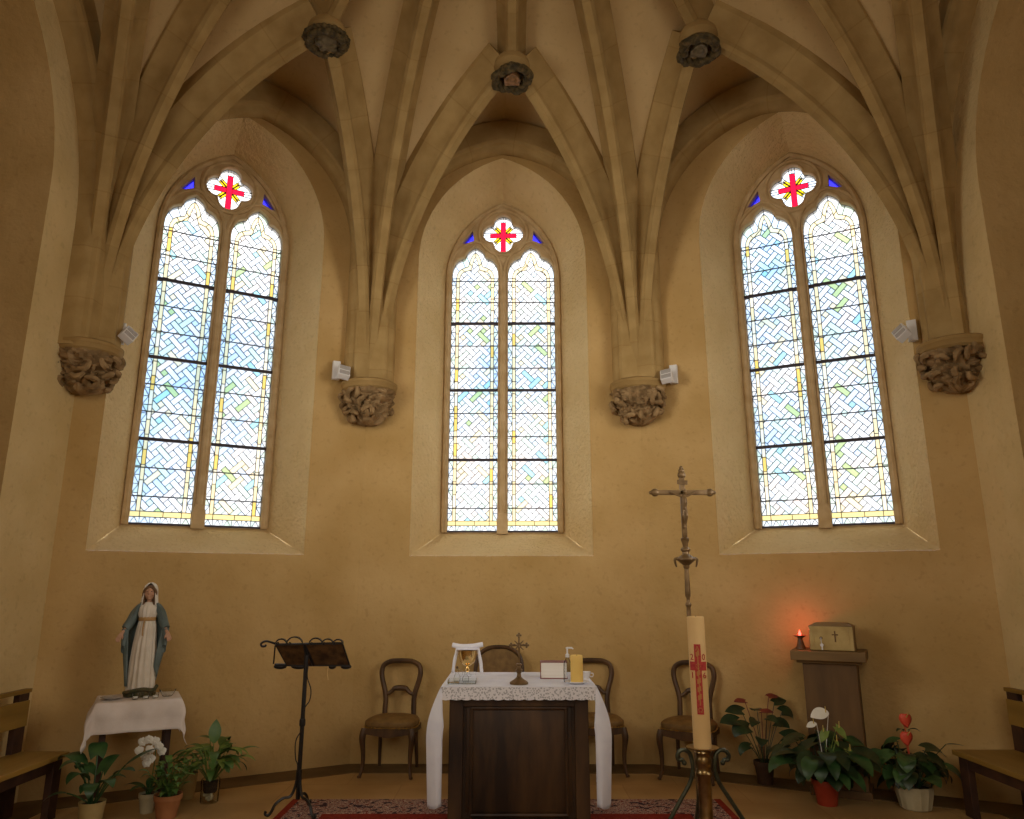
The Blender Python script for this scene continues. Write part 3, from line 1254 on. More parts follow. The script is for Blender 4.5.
N = 28
B = {}
for key, corner, end, z in (('L1c', L1, *KC), ('R1c', R1, *KC), ('L1l', L1, *KL), ('L2l', L2, *KL), ('R1r', R1, *KR), ('R2r', R2, *KR),
                            ('L1o', L1, OC, OZ), ('R1o', R1, OC, OZ), ('L2o', L2, OC, OZ), ('R2o', R2, OC, OZ), ('L2a', L2, *KA), ('R2b', R2, *KB)):
    pth, d = rib_path(corner, end, z, N)
    B[key] = resample(rib(pth, d), N)
    # the cells of neighbouring ribs meet at one point over the keystone
    top = Vector((end.x, end.y, z + 0.36))
    for q in range(5):
        B[key][N - q] = B[key][N - q].lerp(top, 1 - q / 5)
for key, (k, z) in (('c', KC), ('l', KL), ('r', KR), ('a', KA), ('b', KB)):
    d = (OC - k).normalized()
    pth = []
    for i in range(13):
        f = i / 12
        pth.append(k.lerp(OC, f) + Vector((0, 0, z + 0.02 + (OZ - z) * f + 0.12 * math.sin(PI * f))))
    B['li' + key] = rib(pth, d)

# wall arches
WPROF = [(0.0, 0.30), (0.20, 0.30), (0.20, 0.07), (0.185, 0.05), (0.15, 0.04), (0.13, 0.015), (0.10, 0.0), (0.0, 0.0)]


def wall_arch(a, b, inw, half, spring, r, off_u=0.0):
    d = (b - a)
    Ln = d.length
    d.normalize()
    mid = a + d * (Ln / 2 + off_u)
    rt = [(half, Z0 - 0.05), (half, 4.1), (half, 4.5)] + pointed(half, spring, r, 18)
    full = rt + [(-u, v) for u, v in rt[:-1]][::-1]
    path = [mid + d * u + Vector((0, 0, v)) for u, v in full]
    nr = []
    for i in range(len(full)):
        p, q = full[max(i - 1, 0)], full[min(i + 1, len(full) - 1)]
        t = Vector((q[0] - p[0], q[1] - p[1])).normalized()
        nn = (t.y, -t.x)
        if nn[0] * full[i][0] < 0 and abs(full[i][0]) > 0.02:
            nn = (-nn[0], -nn[1])
        if abs(full[i][0]) <= 0.02:
            nn = (0, 1)
        nr.append(d * nn[0] + Vector((0, 0, nn[1])))
    back = rib(path, d, WPROF, 'wall_arch_rib', lat=inw, nrm=nr)
    back = [p + inw * 0.05 for p in back]
    h = len(rt) - 1
    return resample(back[:h + 1], N), resample(back[h:][::-1], N)


def inward(key):
    return -FR[key][2]


wc = wall_arch(L1, R1, inward('c'), 1.12, 5.0, 1.25, 0.0)
wl = wall_arch(L2, L1, inward('l'), 1.0, 5.04, 1.27, 0.02)
wr = wall_arch(R1, R2, inward('r'), 1.14, 5.04, 1.25, 0.0)
far_l = Vector((L2.x, 2 * CY_L - L2.y, 0)); far_r = Vector((R2.x, 2 * CY_R - R2.y, 0))
ww = wall_arch(far_l, L2, Vector((1, 0, 0)), 2.12, 4.55, 2.30)
we = wall_arch(R2, far_r, Vector((-1, 0, 0)), 2.14, 4.55, 2.30)

# cells (curves run from the springing upwards); wall_arch returns (towards b, towards a)
web(B['L1c'], wc[1], 0.06); web(B['R1c'], wc[0], 0.06)
web(B['L1l'], wl[0], 0.06); web(B['L2l'], wl[1], 0.06)
web(B['R1r'], wr[1], 0.06); web(B['R2r'], wr[0], 0.06)
for main, tie in (('L1o', 'L1c'), ('R1o', 'R1c'), ('L1o', 'L1l'), ('L2o', 'L2l'), ('R1o', 'R1r'), ('R2o', 'R2r'), ('L2o', 'L2a'), ('R2o', 'R2b')):
    web(B[main], B[tie], 0.10)
web(B['L2a'], ww[0], 0.06)
web(B['R2b'], we[1], 0.06)

# boss drums where the ribs meet (stone), carved keystones hang below
for k, z in (KC, KL, KR):
    mb = MB()
    mb.lathe([(0.05, z - 0.03), (0.14, z - 0.03), (0.172, z + 0.02), (0.165, z + 0.07), (0.12, z + 0.13), (0.06, z + 0.16)], 28, (k.x, k.y, 0))
    mb.build('boss_drum', M['rib'], ceil)

# arch moulding on the end walls of the side chapels
for i, (xw, side, jy) in enumerate(((L2.x, -1, JY_L), (R2.x, 1, JY_R))):
    mb = MB()
    cx = xw + side * 1.55
    rt = [(1.0, 0.0), (1.0, 3.0)] + pointed(1.0, 4.5, 2.0, 16)
    full = rt + [(-u, v) for u, v in rt[:-1]][::-1]
    mb.tube([(cx + u, jy - 0.01, v) for u, v in full], 0.05, 8)
    mb.tube([(cx + u * 0.9, jy - 0.01, v - 0.02) for u, v in full], 0.03, 8)
    struct(mb.build('trim_%d' % (i + 2), M['rib']))


# ------------------------------------------------------------------ carved corbels and keystones
def carve(mb, centre, r0, rz, top, seed, axis):
    """bell of a corbel seen from all sides below its slab, its surface cut into leaves"""
    rg = random.Random(seed)
    n, m = 56, 30
    rows = []
    for i in range(m + 1):
        f = i / m
        z = top - rz * f
        r = r0 * math.sqrt(max(0.0, 1 - f ** 2.2)) * (1 - 0.12 * math.sin(PI * f))
        row = []
        for j in range(n):
            th = 2 * PI * j / n
            p = Vector((math.cos(th), math.sin(th), f * 1.4)) * 3.4 + Vector((seed, 0, 0))
            k = noise.fractal(p, 1.0, 2.0, 3)
            k2 = abs(noise.noise(p * 1.5 + Vector((5, 5, 5))))
            rr = max(0.004, r + 0.05 * k - 0.06 * max(0, 0.22 - k2) * 4 * (0.3 + 0.7 * math.sin(PI * min(1, f * 1.1))))
            row.append(Vector((centre[0] + rr * math.cos(th), centre[1] + rr * math.sin(th), z)))
        rows.append(row)
    mb.grid(rows, closed=True)
    # lobed leaves lying on the bell
    for _ in range(18):
        f = rg.uniform(0.06, 0.86)
        a = axis + rg.uniform(-1.7, 1.7)
        r = r0 * math.sqrt(1 - f ** 2.2) * 0.95
        c = Vector((centre[0] + r * math.cos(a), centre[1] + r * math.sin(a), top - rz * f))
        out = Vector((math.cos(a), math.sin(a), -0.15 - f)).normalized()
        tan = Vector((-math.sin(a), math.cos(a), 0))
        up = out.cross(tan)
        ang = rg.uniform(0, 2 * PI)
        d1 = tan * math.cos(ang) + up * math.sin(ang)
        d2 = out.cross(d1)
        pts = []
        for q in range(7):
            t = q / 6
            pts.append(c + d1 * (0.10 * (t - 0.5)) + d2 * (0.035 * math.sin(t * 2.6)) + out * (0.004 + 0.022 * math.sin(PI * t)))
        mb.tube(pts, [0.010 + 0.017 * math.sin(PI * (0.1 + 0.8 * q / 6)) for q in range(7)], 6)


def corbel(label, pos, top, axis, seed, r=0.27):
    t = thing('carved_corbel', label, 'corbel', (0, 0, 0), 0, 'carved corbels under the vault ribs')
    mb = MB()
    mb.lathe([(r * 0.92, top - 0.05), (r * 0.99, top - 0.03), (r * 1.0, top - 0.005), (r * 1.04, top + 0.01), (r * 1.04, top + 0.035), (r * 0.95, top + 0.05)], 32, (pos[0], pos[1], 0))
    mb.build('moulded_slab', M['rib'], t)
    mb = MB()
    carve(mb, pos, r * 0.98, 0.34, top - 0.045, seed, axis)
    mb.build('carving', M['carved'], t)
    return t


def corner_pos(c, towards, d=0.10):
    v = (towards - c)
    v.z = 0
    v.normalize()
    return c + v * d, math.atan2(v.y, v.x)


for lab, c, s in (('carved stone corbel with tangled foliage between the statue\'s window and the side arch', L2, 3),
                  ('rounded carved corbel between the window over the statue and the window over the altar', L1, 9),
                  ('rounded carved corbel between the window over the altar and the window over the tabernacle', R1, 17),
                  ('carved stone corbel with tangled foliage between the tabernacle\'s window and the side arch', R2, 28)):
    p, ax = corner_pos(c, OC)
    corbel(lab, p, 3.55, ax, s, 0.27)


def keystone(label, k, z, style):
    t = thing('carved_keystone', label, 'keystone', (k.x, k.y, z - 0.03), 0, 'carved keystones of the vault')
    rg = random.Random(style * 13)
    mb = MB()
    if style == 1:      # leafy wreath
        for i in range(26):
            a = 2 * PI * i / 26
            for dr, dz, s in ((0.0, -0.035, 0.042), (0.03, 0.0, 0.034), (-0.03, -0.02, 0.03)):
                r = 0.152 + dr + rg.uniform(-0.008, 0.008)
                mb.ball((r * math.cos(a), r * math.sin(a), dz), (s, s * 0.8, s * 0.7), 8, 5)
        mb.build('wreath', M['boss'], t)
        mb = MB()
        mb.lathe([(0.01, -0.055), (0.07, -0.05), (0.11, -0.025), (0.13, 0.01)], 20)
        for i in range(9):
            a = rg.uniform(0, 2 * PI); r = rg.uniform(0.02, 0.08)
            mb.ball((r * math.cos(a), r * math.sin(a), -0.05), (0.035, 0.022, 0.018), 8, 5)
        mb.build('shield', M['boss_pale'], t)
    else:               # shield with scrolling leaves
        for i in range(15):
            a = 2 * PI * i / 15 + rg.uniform(-0.1, 0.1)
            r = rg.uniform(0.11, 0.17)
            pts = []
            for q in range(8):
                tt = q / 7
                aa = a + tt * 1.1
                rr = r * (1 - 0.15 * tt) + 0.03 * math.sin(tt * PI)
                pts.append((rr * math.cos(aa), rr * math.sin(aa), -0.02 - 0.05 * math.sin(PI * tt)))
            mb.tube(pts, [0.014 + 0.022 * math.sin(PI * min(1, 0.15 + q / 8)) for q in range(8)], 7)
            mb.ball((r * math.cos(a), r * math.sin(a), -0.03), (0.034, 0.03, 0.03), 8, 5)
        mb.lathe([(0.02, -0.02), (0.12, -0.015), (0.13, 0.03)], 20)
        mb.build('scrolled_leaves', M['boss'], t)
        mb = MB()
        poly = [(-0.07, 0.07), (0.07, 0.07), (0.075, -0.01), (0.045, -0.07), (0.0, -0.10), (-0.045, -0.07), (-0.075, -0.01)]
        mb.prism(poly, lambda u, v, w: Vector((u, v, w)), -0.075, -0.02)
        mb.ball((0, 0, -0.072), (0.05, 0.06, 0.016), 12, 6)
        mb.build('shield', M['boss_gold'] if style == 2 else M['boss_pale'], t)
    return t


keystone('dark wreath-shaped vault keystone on the statue\'s side of the apse', KL[0], KL[1] - 0.02, 1)
keystone('small dark keystone with reddish centre above the middle window', KC[0], KC[1] - 0.02, 2)
keystone('dark ragged-edged shield keystone on the tabernacle\'s side of the apse', KR[0], KR[1] - 0.02, 3)


# ------------------------------------------------------------------ wall spotlights
def spotlight(label, pos, towards, aim):
    v = (Vector(towards) - Vector(pos)); v.z = 0
    rz = math.atan2(v.y, v.x) - PI / 2 + PI
    t = thing('wall_spotlight', label, 'spotlight', pos, rz, 'white spotlights beside the corbels')
    mb = MB()
    mb.box((0, 0.03, 0.02), (0.075, 0.05, 0.19), bev=0.006)
    mb.build('mounting_box', M['whiteplastic'], t)
    mb = MB()
    mb.tube([(0, 0.0, -0.06), (0, -0.06, -0.075)], 0.011, 8)
    mb.build('swivel_arm', M['whiteplastic'], t)
    rot = Matrix.Rotation(aim[0], 4, 'Z') @ Matrix.Rotation(aim[1], 4, 'Y') @ Matrix.Rotation(R(-32), 4, 'X')
    c = Vector((aim[2], -0.11, -0.03))
    mb = MB()
    mb.box(c, (0.115, 0.07, 0.14), rot, bev=0.008)
    h = mb.build('lamp_head', M['whiteplastic'], t)
    mb = MB()
    for s in (-1, 1):
        mb.box(c + rot @ Vector((0, -0.033, s * 0.034)), (0.095, 0.012, 0.052), rot, bev=0.003)
    mb.build('lamp_lens', M['lampglass'], h)
    return t


spotlight('white spotlight on a bracket beside the corbel nearest the statue', (-3.43, 6.15, 3.75), (-3.43 + 0.46, 6.20 - 0.89, 0), (R(20), R(35), 0.06))
spotlight('white spotlight at the statue\'s side of the rounded corbel near the middle window', (-1.74, 7.06, 3.68), (-1.63 + 0.3, 7.1 - 0.9, 0), (R(0), R(8), 0.045))
spotlight('white spotlight at the tabernacle\'s side of the rounded corbel near the middle window', (1.60, 7.06, 3.64), (1.54 - 0.3, 7.1 - 0.9, 0), (R(0), R(-8), -0.045))
spotlight('white spotlight on a bracket beside the corbel nearest the tabernacle', (3.47, 6.08, 3.75), (3.42 - 0.454, 6.1 - 0.89, 0), (R(-20), R(-35), -0.08))

#OBJECTS#
# ------------------------------------------------------------------ altar with its cloth
AX, AY0, AY1 = 0.045, 5.18, 5.95
FZ = G + 0.016            # the rug's surface
alt = thing('altar', 'dark wooden box altar with a panelled front under a white cloth', 'altar', (AX, (AY0 + AY1) / 2, FZ))
hw, hd, ht = 0.455, (AY1 - AY0) / 2, 0.892
mb = MB()
mb.box((0, 0.012, ht / 2), (2 * hw - 0.03, 2 * hd - 0.03, ht - 0.02))
mb.build('body', M['darkwood'], alt)
mb = MB()
for sx in (-1, 1):
    mb.box((sx * (hw - 0.045), -hd + 0.01, ht / 2), (0.09, 0.036, ht), bev=0.004)
mb.box((0, -hd + 0.01, ht - 0.05), (2 * hw - 0.18, 0.034, 0.10), bev=0.004)
mb.box((0, -hd + 0.01, 0.06), (2 * hw - 0.18, 0.034, 0.12), bev=0.004)
mb.build('front_frame', M['darkwood'], alt)
mb = MB()
mb.box((0, -hd + 0.022, 0.47), (2 * hw - 0.22, 0.016, ht - 0.26), bev=0.006)
for sx in (-1, 1):
    mb.tube([(sx * 0.31, -hd + 0.012, 0.14), (sx * 0.31, -hd + 0.012, 0.78)], 0.012, 8)
mb.tube([(-0.31, -hd + 0.012, 0.78), (0.31, -hd + 0.012, 0.78)], 0.012, 8)
mb.tube([(-0.31, -hd + 0.012, 0.14), (0.31, -hd + 0.012, 0.14)], 0.012, 8)
mb.build('front_panel', M['darkwood'], alt)
mb = MB()
mb.box((0, 0.0, ht + 0.0125), (2 * hw + 0.09, 2 * hd + 0.06, 0.025), bev=0.006)
mb.build('table_top', M['darkwood'], alt)

ZT = FZ + ht + 0.025
cl = thing('altar_cloth', 'white lace-edged cloth draped over the dark wooden altar', 'tablecloth', (AX, (AY0 + AY1) / 2, ZT))
tw, td = hw + 0.055, hd + 0.04
mb = MB()
n = 24
rows = []
for i in range(n + 1):
    y = -td + 2 * td * i / n
    rows.append([(-tw + 2 * tw * j / n, y, 0.004 + 0.0015 * noise.noise(Vector((j * 0.4, i * 0.4, 2)))) for j in range(n + 1)])
mb.grid(rows)
mb.build('top_sheet', M['linen'], cl)
# lace border at the front
mb = MB()
rows = []
for k in range(7):
    f = k / 6
    rows.append([(-tw + 2 * tw * j / 60, -td - 0.006 - 0.006 * f - 0.003 * math.sin(j * 0.9) * f,
                  0.004 - 0.078 * f - (0.006 * abs(math.sin(j * PI / 4)) if k == 6 else 0)) for j in range(61)])
mb.grid(rows)
mb.build('lace_border', M['lace'], cl)['label'] = 'openwork lace edge'
mb = MB()
mb.tube([(-tw, -td - 0.005, 0.003), (tw, -td - 0.005, 0.003)], 0.004, 6)
mb.build('hem', M['linen'], cl)
for sx in (-1, 1):
    mb = MB()
    rows = []
    m = 26
    for k in range(m + 1):
        f = k / m
        row = []
        for j in range(33):
            g = j / 32
            # at the front corner the cloth turns and falls as a flap; folds run down the side
            outer = tw + 0.085 * math.sin(min(1, f * 2.4) * PI / 2) - 0.03 * max(0, f - 0.45)
            fold = 0.016 * f ** 0.5 * math.sin(g * 2 * PI * 4.0 + 2.6)
            flap = 0.115 * min(1, f * 3.0) ** 0.8 * (1 - 0.25 * f)
            if g < 0.25:
                q = g / 0.25
                x = outer - flap * (1 - q) + 0.006 * math.sin(q * 9) * f
                y = -td - 0.012 - 0.03 * f * math.sin(q * PI) + 0.05 * f * q * q
                z = 0.004 - (0.735 - 0.02 * (1 - q)) * f
            else:
                q = (g - 0.25) / 0.75
                x = outer + fold
                y = (-td - 0.012 + 0.05 * f) + (2 * td - 0.05 * f) * q
                z = 0.004 - 0.735 * f + 0.02 * f * math.sin(g * 11)
            x *= sx
            row.append((x, y, z))
        rows.append(row)
    mb.grid(rows)
    o = mb.build('side_drape', M['linen'], cl)
    so = o.modifiers.new('cloth', 'SOLIDIFY'); so.thickness = 0.003

ZC = ZT + 0.0062      # top of the cloth


# ---- things on the altar
t = thing('altar_crucifix', 'small bronze crucifix on a stepped foot in the middle of the altar', 'crucifix', (0.047, 5.25, ZC))
mb = MB()
mb.lathe([(0.062, 0.0), (0.062, 0.012), (0.05, 0.02), (0.03, 0.032), (0.016, 0.045), (0.013, 0.065), (0.02, 0.078), (0.024, 0.09), (0.014, 0.10), (0.012, 0.115), (0.02, 0.122), (0.02, 0.128), (0.008, 0.132)], 24)
mb.build('foot', M['bronze'], t)
mb = MB()
mb.box((0, 0, 0.215), (0.013, 0.008, 0.185), bev=0.002)
mb.box((0, 0, 0.248), (0.10, 0.008, 0.013), bev=0.002)
for p in ((-0.052, 0.248), (0.052, 0.248), (0, 0.312)):
    for dx, dz in ((0, 0), (0.011, 0), (-0.011, 0), (0, 0.011), (0, -0.011)):
        mb.ball((p[0] + dx, 0, p[1] + dz), 0.008, 8, 5)
for sx in (-1, 1):
    for sz in (-1, 1):
        mb.tube([(sx * 0.006, 0, 0.248 + sz * 0.006), (sx * 0.030, 0, 0.248 + sz * 0.030)], [0.005, 0.003], 6)
mb.build('cross', M['bronze'], t)
mb = MB()
mb.tube([(0, -0.008, 0.255), (0.002, -0.011, 0.235), (0, -0.009, 0.215), (0, -0.009, 0.175)], [0.006, 0.008, 0.007, 0.004], 8)
mb.tube([(-0.036, -0.006, 0.256), (0, -0.008, 0.244), (0.036, -0.006, 0.256)], 0.0035, 6)
mb.ball((0.002, -0.012, 0.262), 0.007, 8, 6)
remesh(mb.build('corpus', M['bronze'], t), 0.0025)

CHX, CHY = -0.315, 5.52
t = thing('chalice', 'golden chalice under a draped white cloth on the altar', 'chalice', (CHX, CHY, ZC))
mb = MB()
mb.lathe([(0.055, 0.0), (0.055, 0.006), (0.04, 0.015), (0.016, 0.03), (0.011, 0.055), (0.018, 0.068), (0.011, 0.08), (0.011, 0.09)], 28)
mb.build('stem', M['gold'], t)
mb = MB()
mb.lathe([(0.010, 0.088), (0.03, 0.096), (0.052, 0.118), (0.062, 0.15), (0.066, 0.195), (0.063, 0.195), (0.058, 0.15), (0.048, 0.12), (0.02, 0.10)], 28)
mb.build('cup', M['gold'], t)

t = thing('chalice_cloth', 'folded white linen cloth hanging over the golden chalice', 'cloth', (CHX, CHY, ZC))
mb = MB()
mb.box((0, 0, 0.206), (0.15, 0.13, 0.012), bev=0.005)
mb.tube(spline([(-0.108, -0.02, 0.232), (-0.05, -0.025, 0.222), (0, -0.025, 0.222), (0.05, -0.025, 0.226), (0.108, -0.02, 0.236)], 6), 0.017, 10)
mb.build('rolled_top', M['linen'], t)
for sx in (-1, 1):
    mb = MB()
    rows = []
    for k in range(13):
        f = k / 12
        rows.append([(sx * (0.076 + 0.018 * math.sin(f * PI / 2) + 0.006 * math.sin(j * 1.5 + k * 0.3) + 0.012 * f), -0.045 + 0.09 * j / 8 * (1 - 0.2 * f), 0.212 - 0.165 * f) for j in range(9)])
    mb.grid(rows)
    o = mb.build('hanging_end', M['linen'], t)
    so = o.modifiers.new('cloth', 'SOLIDIFY'); so.thickness = 0.010

t = thing('folded_napkin', 'small folded white napkin lying in front of the chalice', 'napkin', (-0.305, 5.42, ZC), R(-4))
mb = MB()
for k in range(4):
    rows = []
    for i in range(9):
        rows.append([(-0.055 + 0.11 * j / 8, -0.03 + 0.06 * i / 8, 0.012 + 0.013 * k + 0.004 * math.sin(j * 0.8 + k) * (0.3 + 0.2 * k)) for j in range(9)])
    mb.box((0.0, 0.0, 0.010 + 0.0135 * k), (0.115 - 0.003 * k, 0.07, 0.012), Matrix.Rotation(R(2 * k - 3), 4, 'Z'), bev=0.0045)
mb.build('folds', M['linen'], t)

t = thing('cruet_tray', 'low clear glass tray at the chalice end of the altar', 'tray', (-0.335, 5.285, ZC))
mb = MB()
mb.box((0, 0, 0.005), (0.19, 0.12, 0.008), bev=0.003)
mb.build('tray_base', M['clear'], t)
mb = MB()
for c, sz in (((0, -0.058, 0.016), (0.19, 0.005, 0.022)), ((0, 0.058, 0.016), (0.19, 0.005, 0.022)), ((-0.093, 0, 0.016), (0.005, 0.111, 0.022)), ((0.093, 0, 0.016), (0.005, 0.111, 0.022))):
    mb.box(c, sz, bev=0.002)
mb.build('rim', M['clear'], t)


def cruet(label, x, y, h, top):
    t = thing('cruet', label, 'cruet', (x, y, ZC + 0.0095), 0, 'glass cruets')
    mb = MB()
    mb.lathe([(0.016, 0), (0.021, 0.006), (0.023, 0.02), (0.019, 0.036), (0.010, h * 0.62), (0.009, h * 0.8), (0.013, h * 0.86)], 18)
    mb.build('glass_body', M['clear'], t)
    mb = MB()
    mb.tube(spline([(0.018, 0, 0.03), (0.036, 0, 0.042), (0.032, 0, h * 0.7), (0.010, 0, h * 0.78)], 5), 0.003, 6)
    mb.build('handle', M['clear'], t)
    mb = MB()
    mb.ball((0, 0, h * 0.93), (0.010, 0.010, h * 0.09), 10, 6)
    mb.build('stopper', M[top], t)
    return t


cruet('taller glass cruet with a dark stopper on the tray', -0.372, 5.295, 0.098, 'bronze')
cruet('shorter glass cruet with a clear stopper on the tray', -0.312, 5.27, 0.072, 'clear')

t = thing('missal', 'thick book with a dark red cover, page edges facing out, on the altar', 'book', (0.30, 5.60, ZC), R(-2))
mb = MB()
mb.box((0, 0, 0.0565), (0.182, 0.126, 0.103), bev=0.002)
mb.build('page_block', M['paper'], t)
mb = MB()
mb.box((0, 0.004, 0.0025), (0.194, 0.138, 0.005), bev=0.0015)
mb.box((0, 0.004, 0.1105), (0.194, 0.138, 0.005), bev=0.0015)
mb.box((-0.0955, 0.004, 0.0565), (0.005, 0.138, 0.113), bev=0.0015)
mb.build('cover', M['bookred'], t)

t = thing('pump_bottle', 'clear pump bottle standing between the book and the yellow candle', 'bottle', (0.382, 5.37, ZC))
mb = MB()
mb.lathe([(0.024, 0), (0.027, 0.006), (0.027, 0.115), (0.022, 0.135), (0.011, 0.15), (0.011, 0.162)], 22)
mb.build('bottle_body', M['plastic'], t)
mb = MB()
mb.lathe([(0.014, 0.16), (0.014, 0.18), (0.006, 0.184), (0.006, 0.215), (0.010, 0.216), (0.010, 0.226)], 16)
mb.tube([(0, 0, 0.221), (0.03, -0.004, 0.222), (0.042, -0.005, 0.214)], [0.007, 0.006, 0.004], 8)
mb.build('pump', M['whiteplastic'], t)

t = thing('candle_plate', 'shallow white plate under the yellow pillar candle', 'plate', (0.437, 5.27, ZC))
mb = MB()
mb.lathe([(0.045, 0), (0.05, 0.004), (0.082, 0.014), (0.084, 0.017), (0.08, 0.018), (0.05, 0.009), (0.0, 0.008)], 32, capt=False)
mb.build('dish', M['porcelain'], t)
t = thing('pillar_candle', 'thick yellow pillar candle on a white plate on the altar', 'candle', (0.437, 5.27, ZC + 0.009))
mb = MB()
mb.lathe([(0.041, 0), (0.042, 0.004), (0.042, 0.168), (0.038, 0.174), (0.033, 0.170), (0.02, 0.162), (0.0, 0.160)], 30, capt=False)
mb.build('wax_body', M['yellowwax'], t)
mb = MB()
mb.tube([(0, 0, 0.158), (0.001, 0, 0.170), (0.003, 0, 0.176)], 0.0015, 6)
mb.build('wick', M['darkeye'], t)

t = thing('porcelain_cup', 'small white porcelain cup at the edge of the altar beside the yellow candle', 'cup', (0.515, 5.46, ZC))
mb = MB()
mb.lathe([(0.018, 0), (0.02, 0.004), (0.017, 0.012), (0.03, 0.03), (0.037, 0.056), (0.034, 0.056), (0.027, 0.03), (0.0, 0.018)], 24, capt=False,
         mod=lambda th, i, z: 1 + 0.05 * math.sin(5 * th) * (z / 0.056))
mb.build('bowl', M['porcelain'], t)
mb = MB()
mb.tube(spline([(0.033, 0, 0.046), (0.052, 0, 0.044), (0.048, 0, 0.024), (0.028, 0, 0.026)], 5), 0.003, 6)
mb.build('handle', M['porcelain'], t)

# ------------------------------------------------------------------ rug
t = thing('altar_rug', 'large red and cream patterned rug under the altar', 'rug', (-0.04, 4.60, G))
mb = MB()
mb.box((0, 0, 0.006), (3.14, 3.06, 0.011))
mb.build('patterned_field', M['rug'], t)
mb = MB()
for c, sz in (((0, 1.09, 0.0118), (2.6, 0.12, 0.003)), ((0, -1.2, 0.0118), (2.6, 0.12, 0.003)), ((1.59, 0, 0.006), (0.05, 3.06, 0.013)), ((-1.59, 0, 0.006), (0.05, 3.06, 0.013))):
    mb.box(c, sz)
mb.build('red_border', M['rugred'], t)


# ------------------------------------------------------------------ chairs
def balloon_chair(label, loc, rz):
    t = thing('balloon_back_chair', label, 'chair', loc, rz, 'balloon-back chairs behind the altar')
    W2, D2 = 0.225, 0.20
    # upholstered seat, slightly wider at the front, domed
    mb = MB()
    rows = []
    for k, (s, z) in enumerate(((0.90, 0.40), (0.97, 0.415), (1.0, 0.44), (0.985, 0.462), (0.90, 0.480), (0.65, 0.496), (0.3, 0.503), (0.02, 0.505))):
        row = []
        for j in range(36):
            a = 2 * PI * j / 36
            c, q = math.cos(a), math.sin(a)
            sq = lambda v: math.copysign(abs(v) ** 0.55, v)
            y = sq(q) * D2 * s
            x = sq(c) * (W2 + (-0.02 if y > 0 else 0.015) * abs(y) / D2) * s
            row.append((x, y, z))
        rows.append(row)
    mb.grid(rows, closed=True)
    seat = mb.build('seat', M['leather'], t)
    mb = MB()
    ring, rad = [], []
    for j in range(160):
        a = 2 * PI * j / 160
        c, q = math.cos(a), math.sin(a)
        sq = lambda v: math.copysign(abs(v) ** 0.55, v)
        y = sq(q) * D2 * 1.0
        x = sq(c) * (W2 + (-0.02 if y > 0 else 0.015) * abs(y) / D2)
        ring.append((x, y, 0.415)); rad.append(0.003 + 0.0045 * (j % 4 in (1, 2)))
    mb.tube(ring, rad, 6, closed=True)
    mb.build('nail_trim', M['stud'], seat)
    # seat rail with a curved apron at the front
    mb = MB()
    for j in range(16):
        x0, x1 = -0.20 + 0.40 * j / 16, -0.20 + 0.40 * (j + 1) / 16
        d = lambda x: 0.345 + 0.020 * (x / 0.2) ** 2 - 0.012 * math.exp(-(x / 0.06) ** 2)
        mb.add([(x0, -D2 - 0.004, d(x0)), (x1, -D2 - 0.004, d(x1)), (x1, -D2 - 0.004, 0.41), (x0, -D2 - 0.004, 0.41),
                (x0, -D2 + 0.022, d(x0)), (x1, -D2 + 0.022, d(x1)), (x1, -D2 + 0.022, 0.41), (x0, -D2 + 0.022, 0.41)],
               [[0, 1, 2, 3], [7, 6, 5, 4], [0, 4, 5, 1], [3, 2, 6, 7], [0, 3, 7, 4], [1, 5, 6, 2]], False)
    for sx in (-1, 1):
        mb.box((sx * 0.20, 0, 0.382), (0.022, 2 * D2 - 0.04, 0.055))
    mb.box((0, D2 - 0.02, 0.382), (0.36, 0.022, 0.055))
    mb.build('seat_rail', M['chairwood'], t)
    for sx in (-1, 1):
        mb = MB()
        pts = spline([(sx * 0.205, -0.185, 0.41), (sx * 0.216, -0.20, 0.33), (sx * 0.205, -0.195, 0.20), (sx * 0.205, -0.20, 0.09), (sx * 0.222, -0.225, 0.0)], 6)
        n = len(pts)
        mb.tube(pts, [0.026 - 0.013 * (i / (n - 1)) + 0.006 * math.exp(-((i - 5) / 4) ** 2) for i in range(n)], 10)
        mb.ball((sx * 0.223, -0.228, 0.012), (0.017, 0.02, 0.012), 10, 6)
        mb.build('leg', M['chairwood'], t)
        mb = MB()
        pts = spline([(sx * 0.165, 0.18, 0.42), (sx * 0.165, 0.185, 0.25), (sx * 0.172, 0.215, 0.0)], 6)
        n = len(pts)
        mb.tube(pts, [0.021 - 0.007 * (i / (n - 1)) for i in range(n)], 8)
        mb.build('leg', M['chairwood'], t)
    lean = lambda z: 0.185 + 0.075 * (z - 0.42)
    half = [(0.135, 0.42), (0.132, 0.54), (0.132, 0.62), (0.146, 0.70), (0.172, 0.79), (0.182, 0.86), (0.165, 0.922), (0.11, 0.955), (0.048, 0.963)]
    pts = [(x, lean(z), z) for x, z in half] + [(-x, lean(z), z) for x, z in half][::-1]
    pts = spline(pts, 4)
    mb = MB()
    mb.tube(pts, 0.0235, 8)
    mb.build('back_frame', M['chairwood'], t)
    pts = spline([(x, lean(z), z) for x, z in ((-0.14, 0.668), (-0.105, 0.662), (-0.07, 0.69), (-0.05, 0.708), (0, 0.712), (0.05, 0.708), (0.07, 0.69), (0.105, 0.662), (0.14, 0.668))], 5)
    mb = MB()
    n = len(pts)
    mb.tube(pts, [0.018 + 0.009 * math.exp(-((i / (n - 1) - 0.5) / 0.2) ** 2) for i in range(n)], 8)
    mb.build('cross_rail', M['chairwood'], t)
    return t


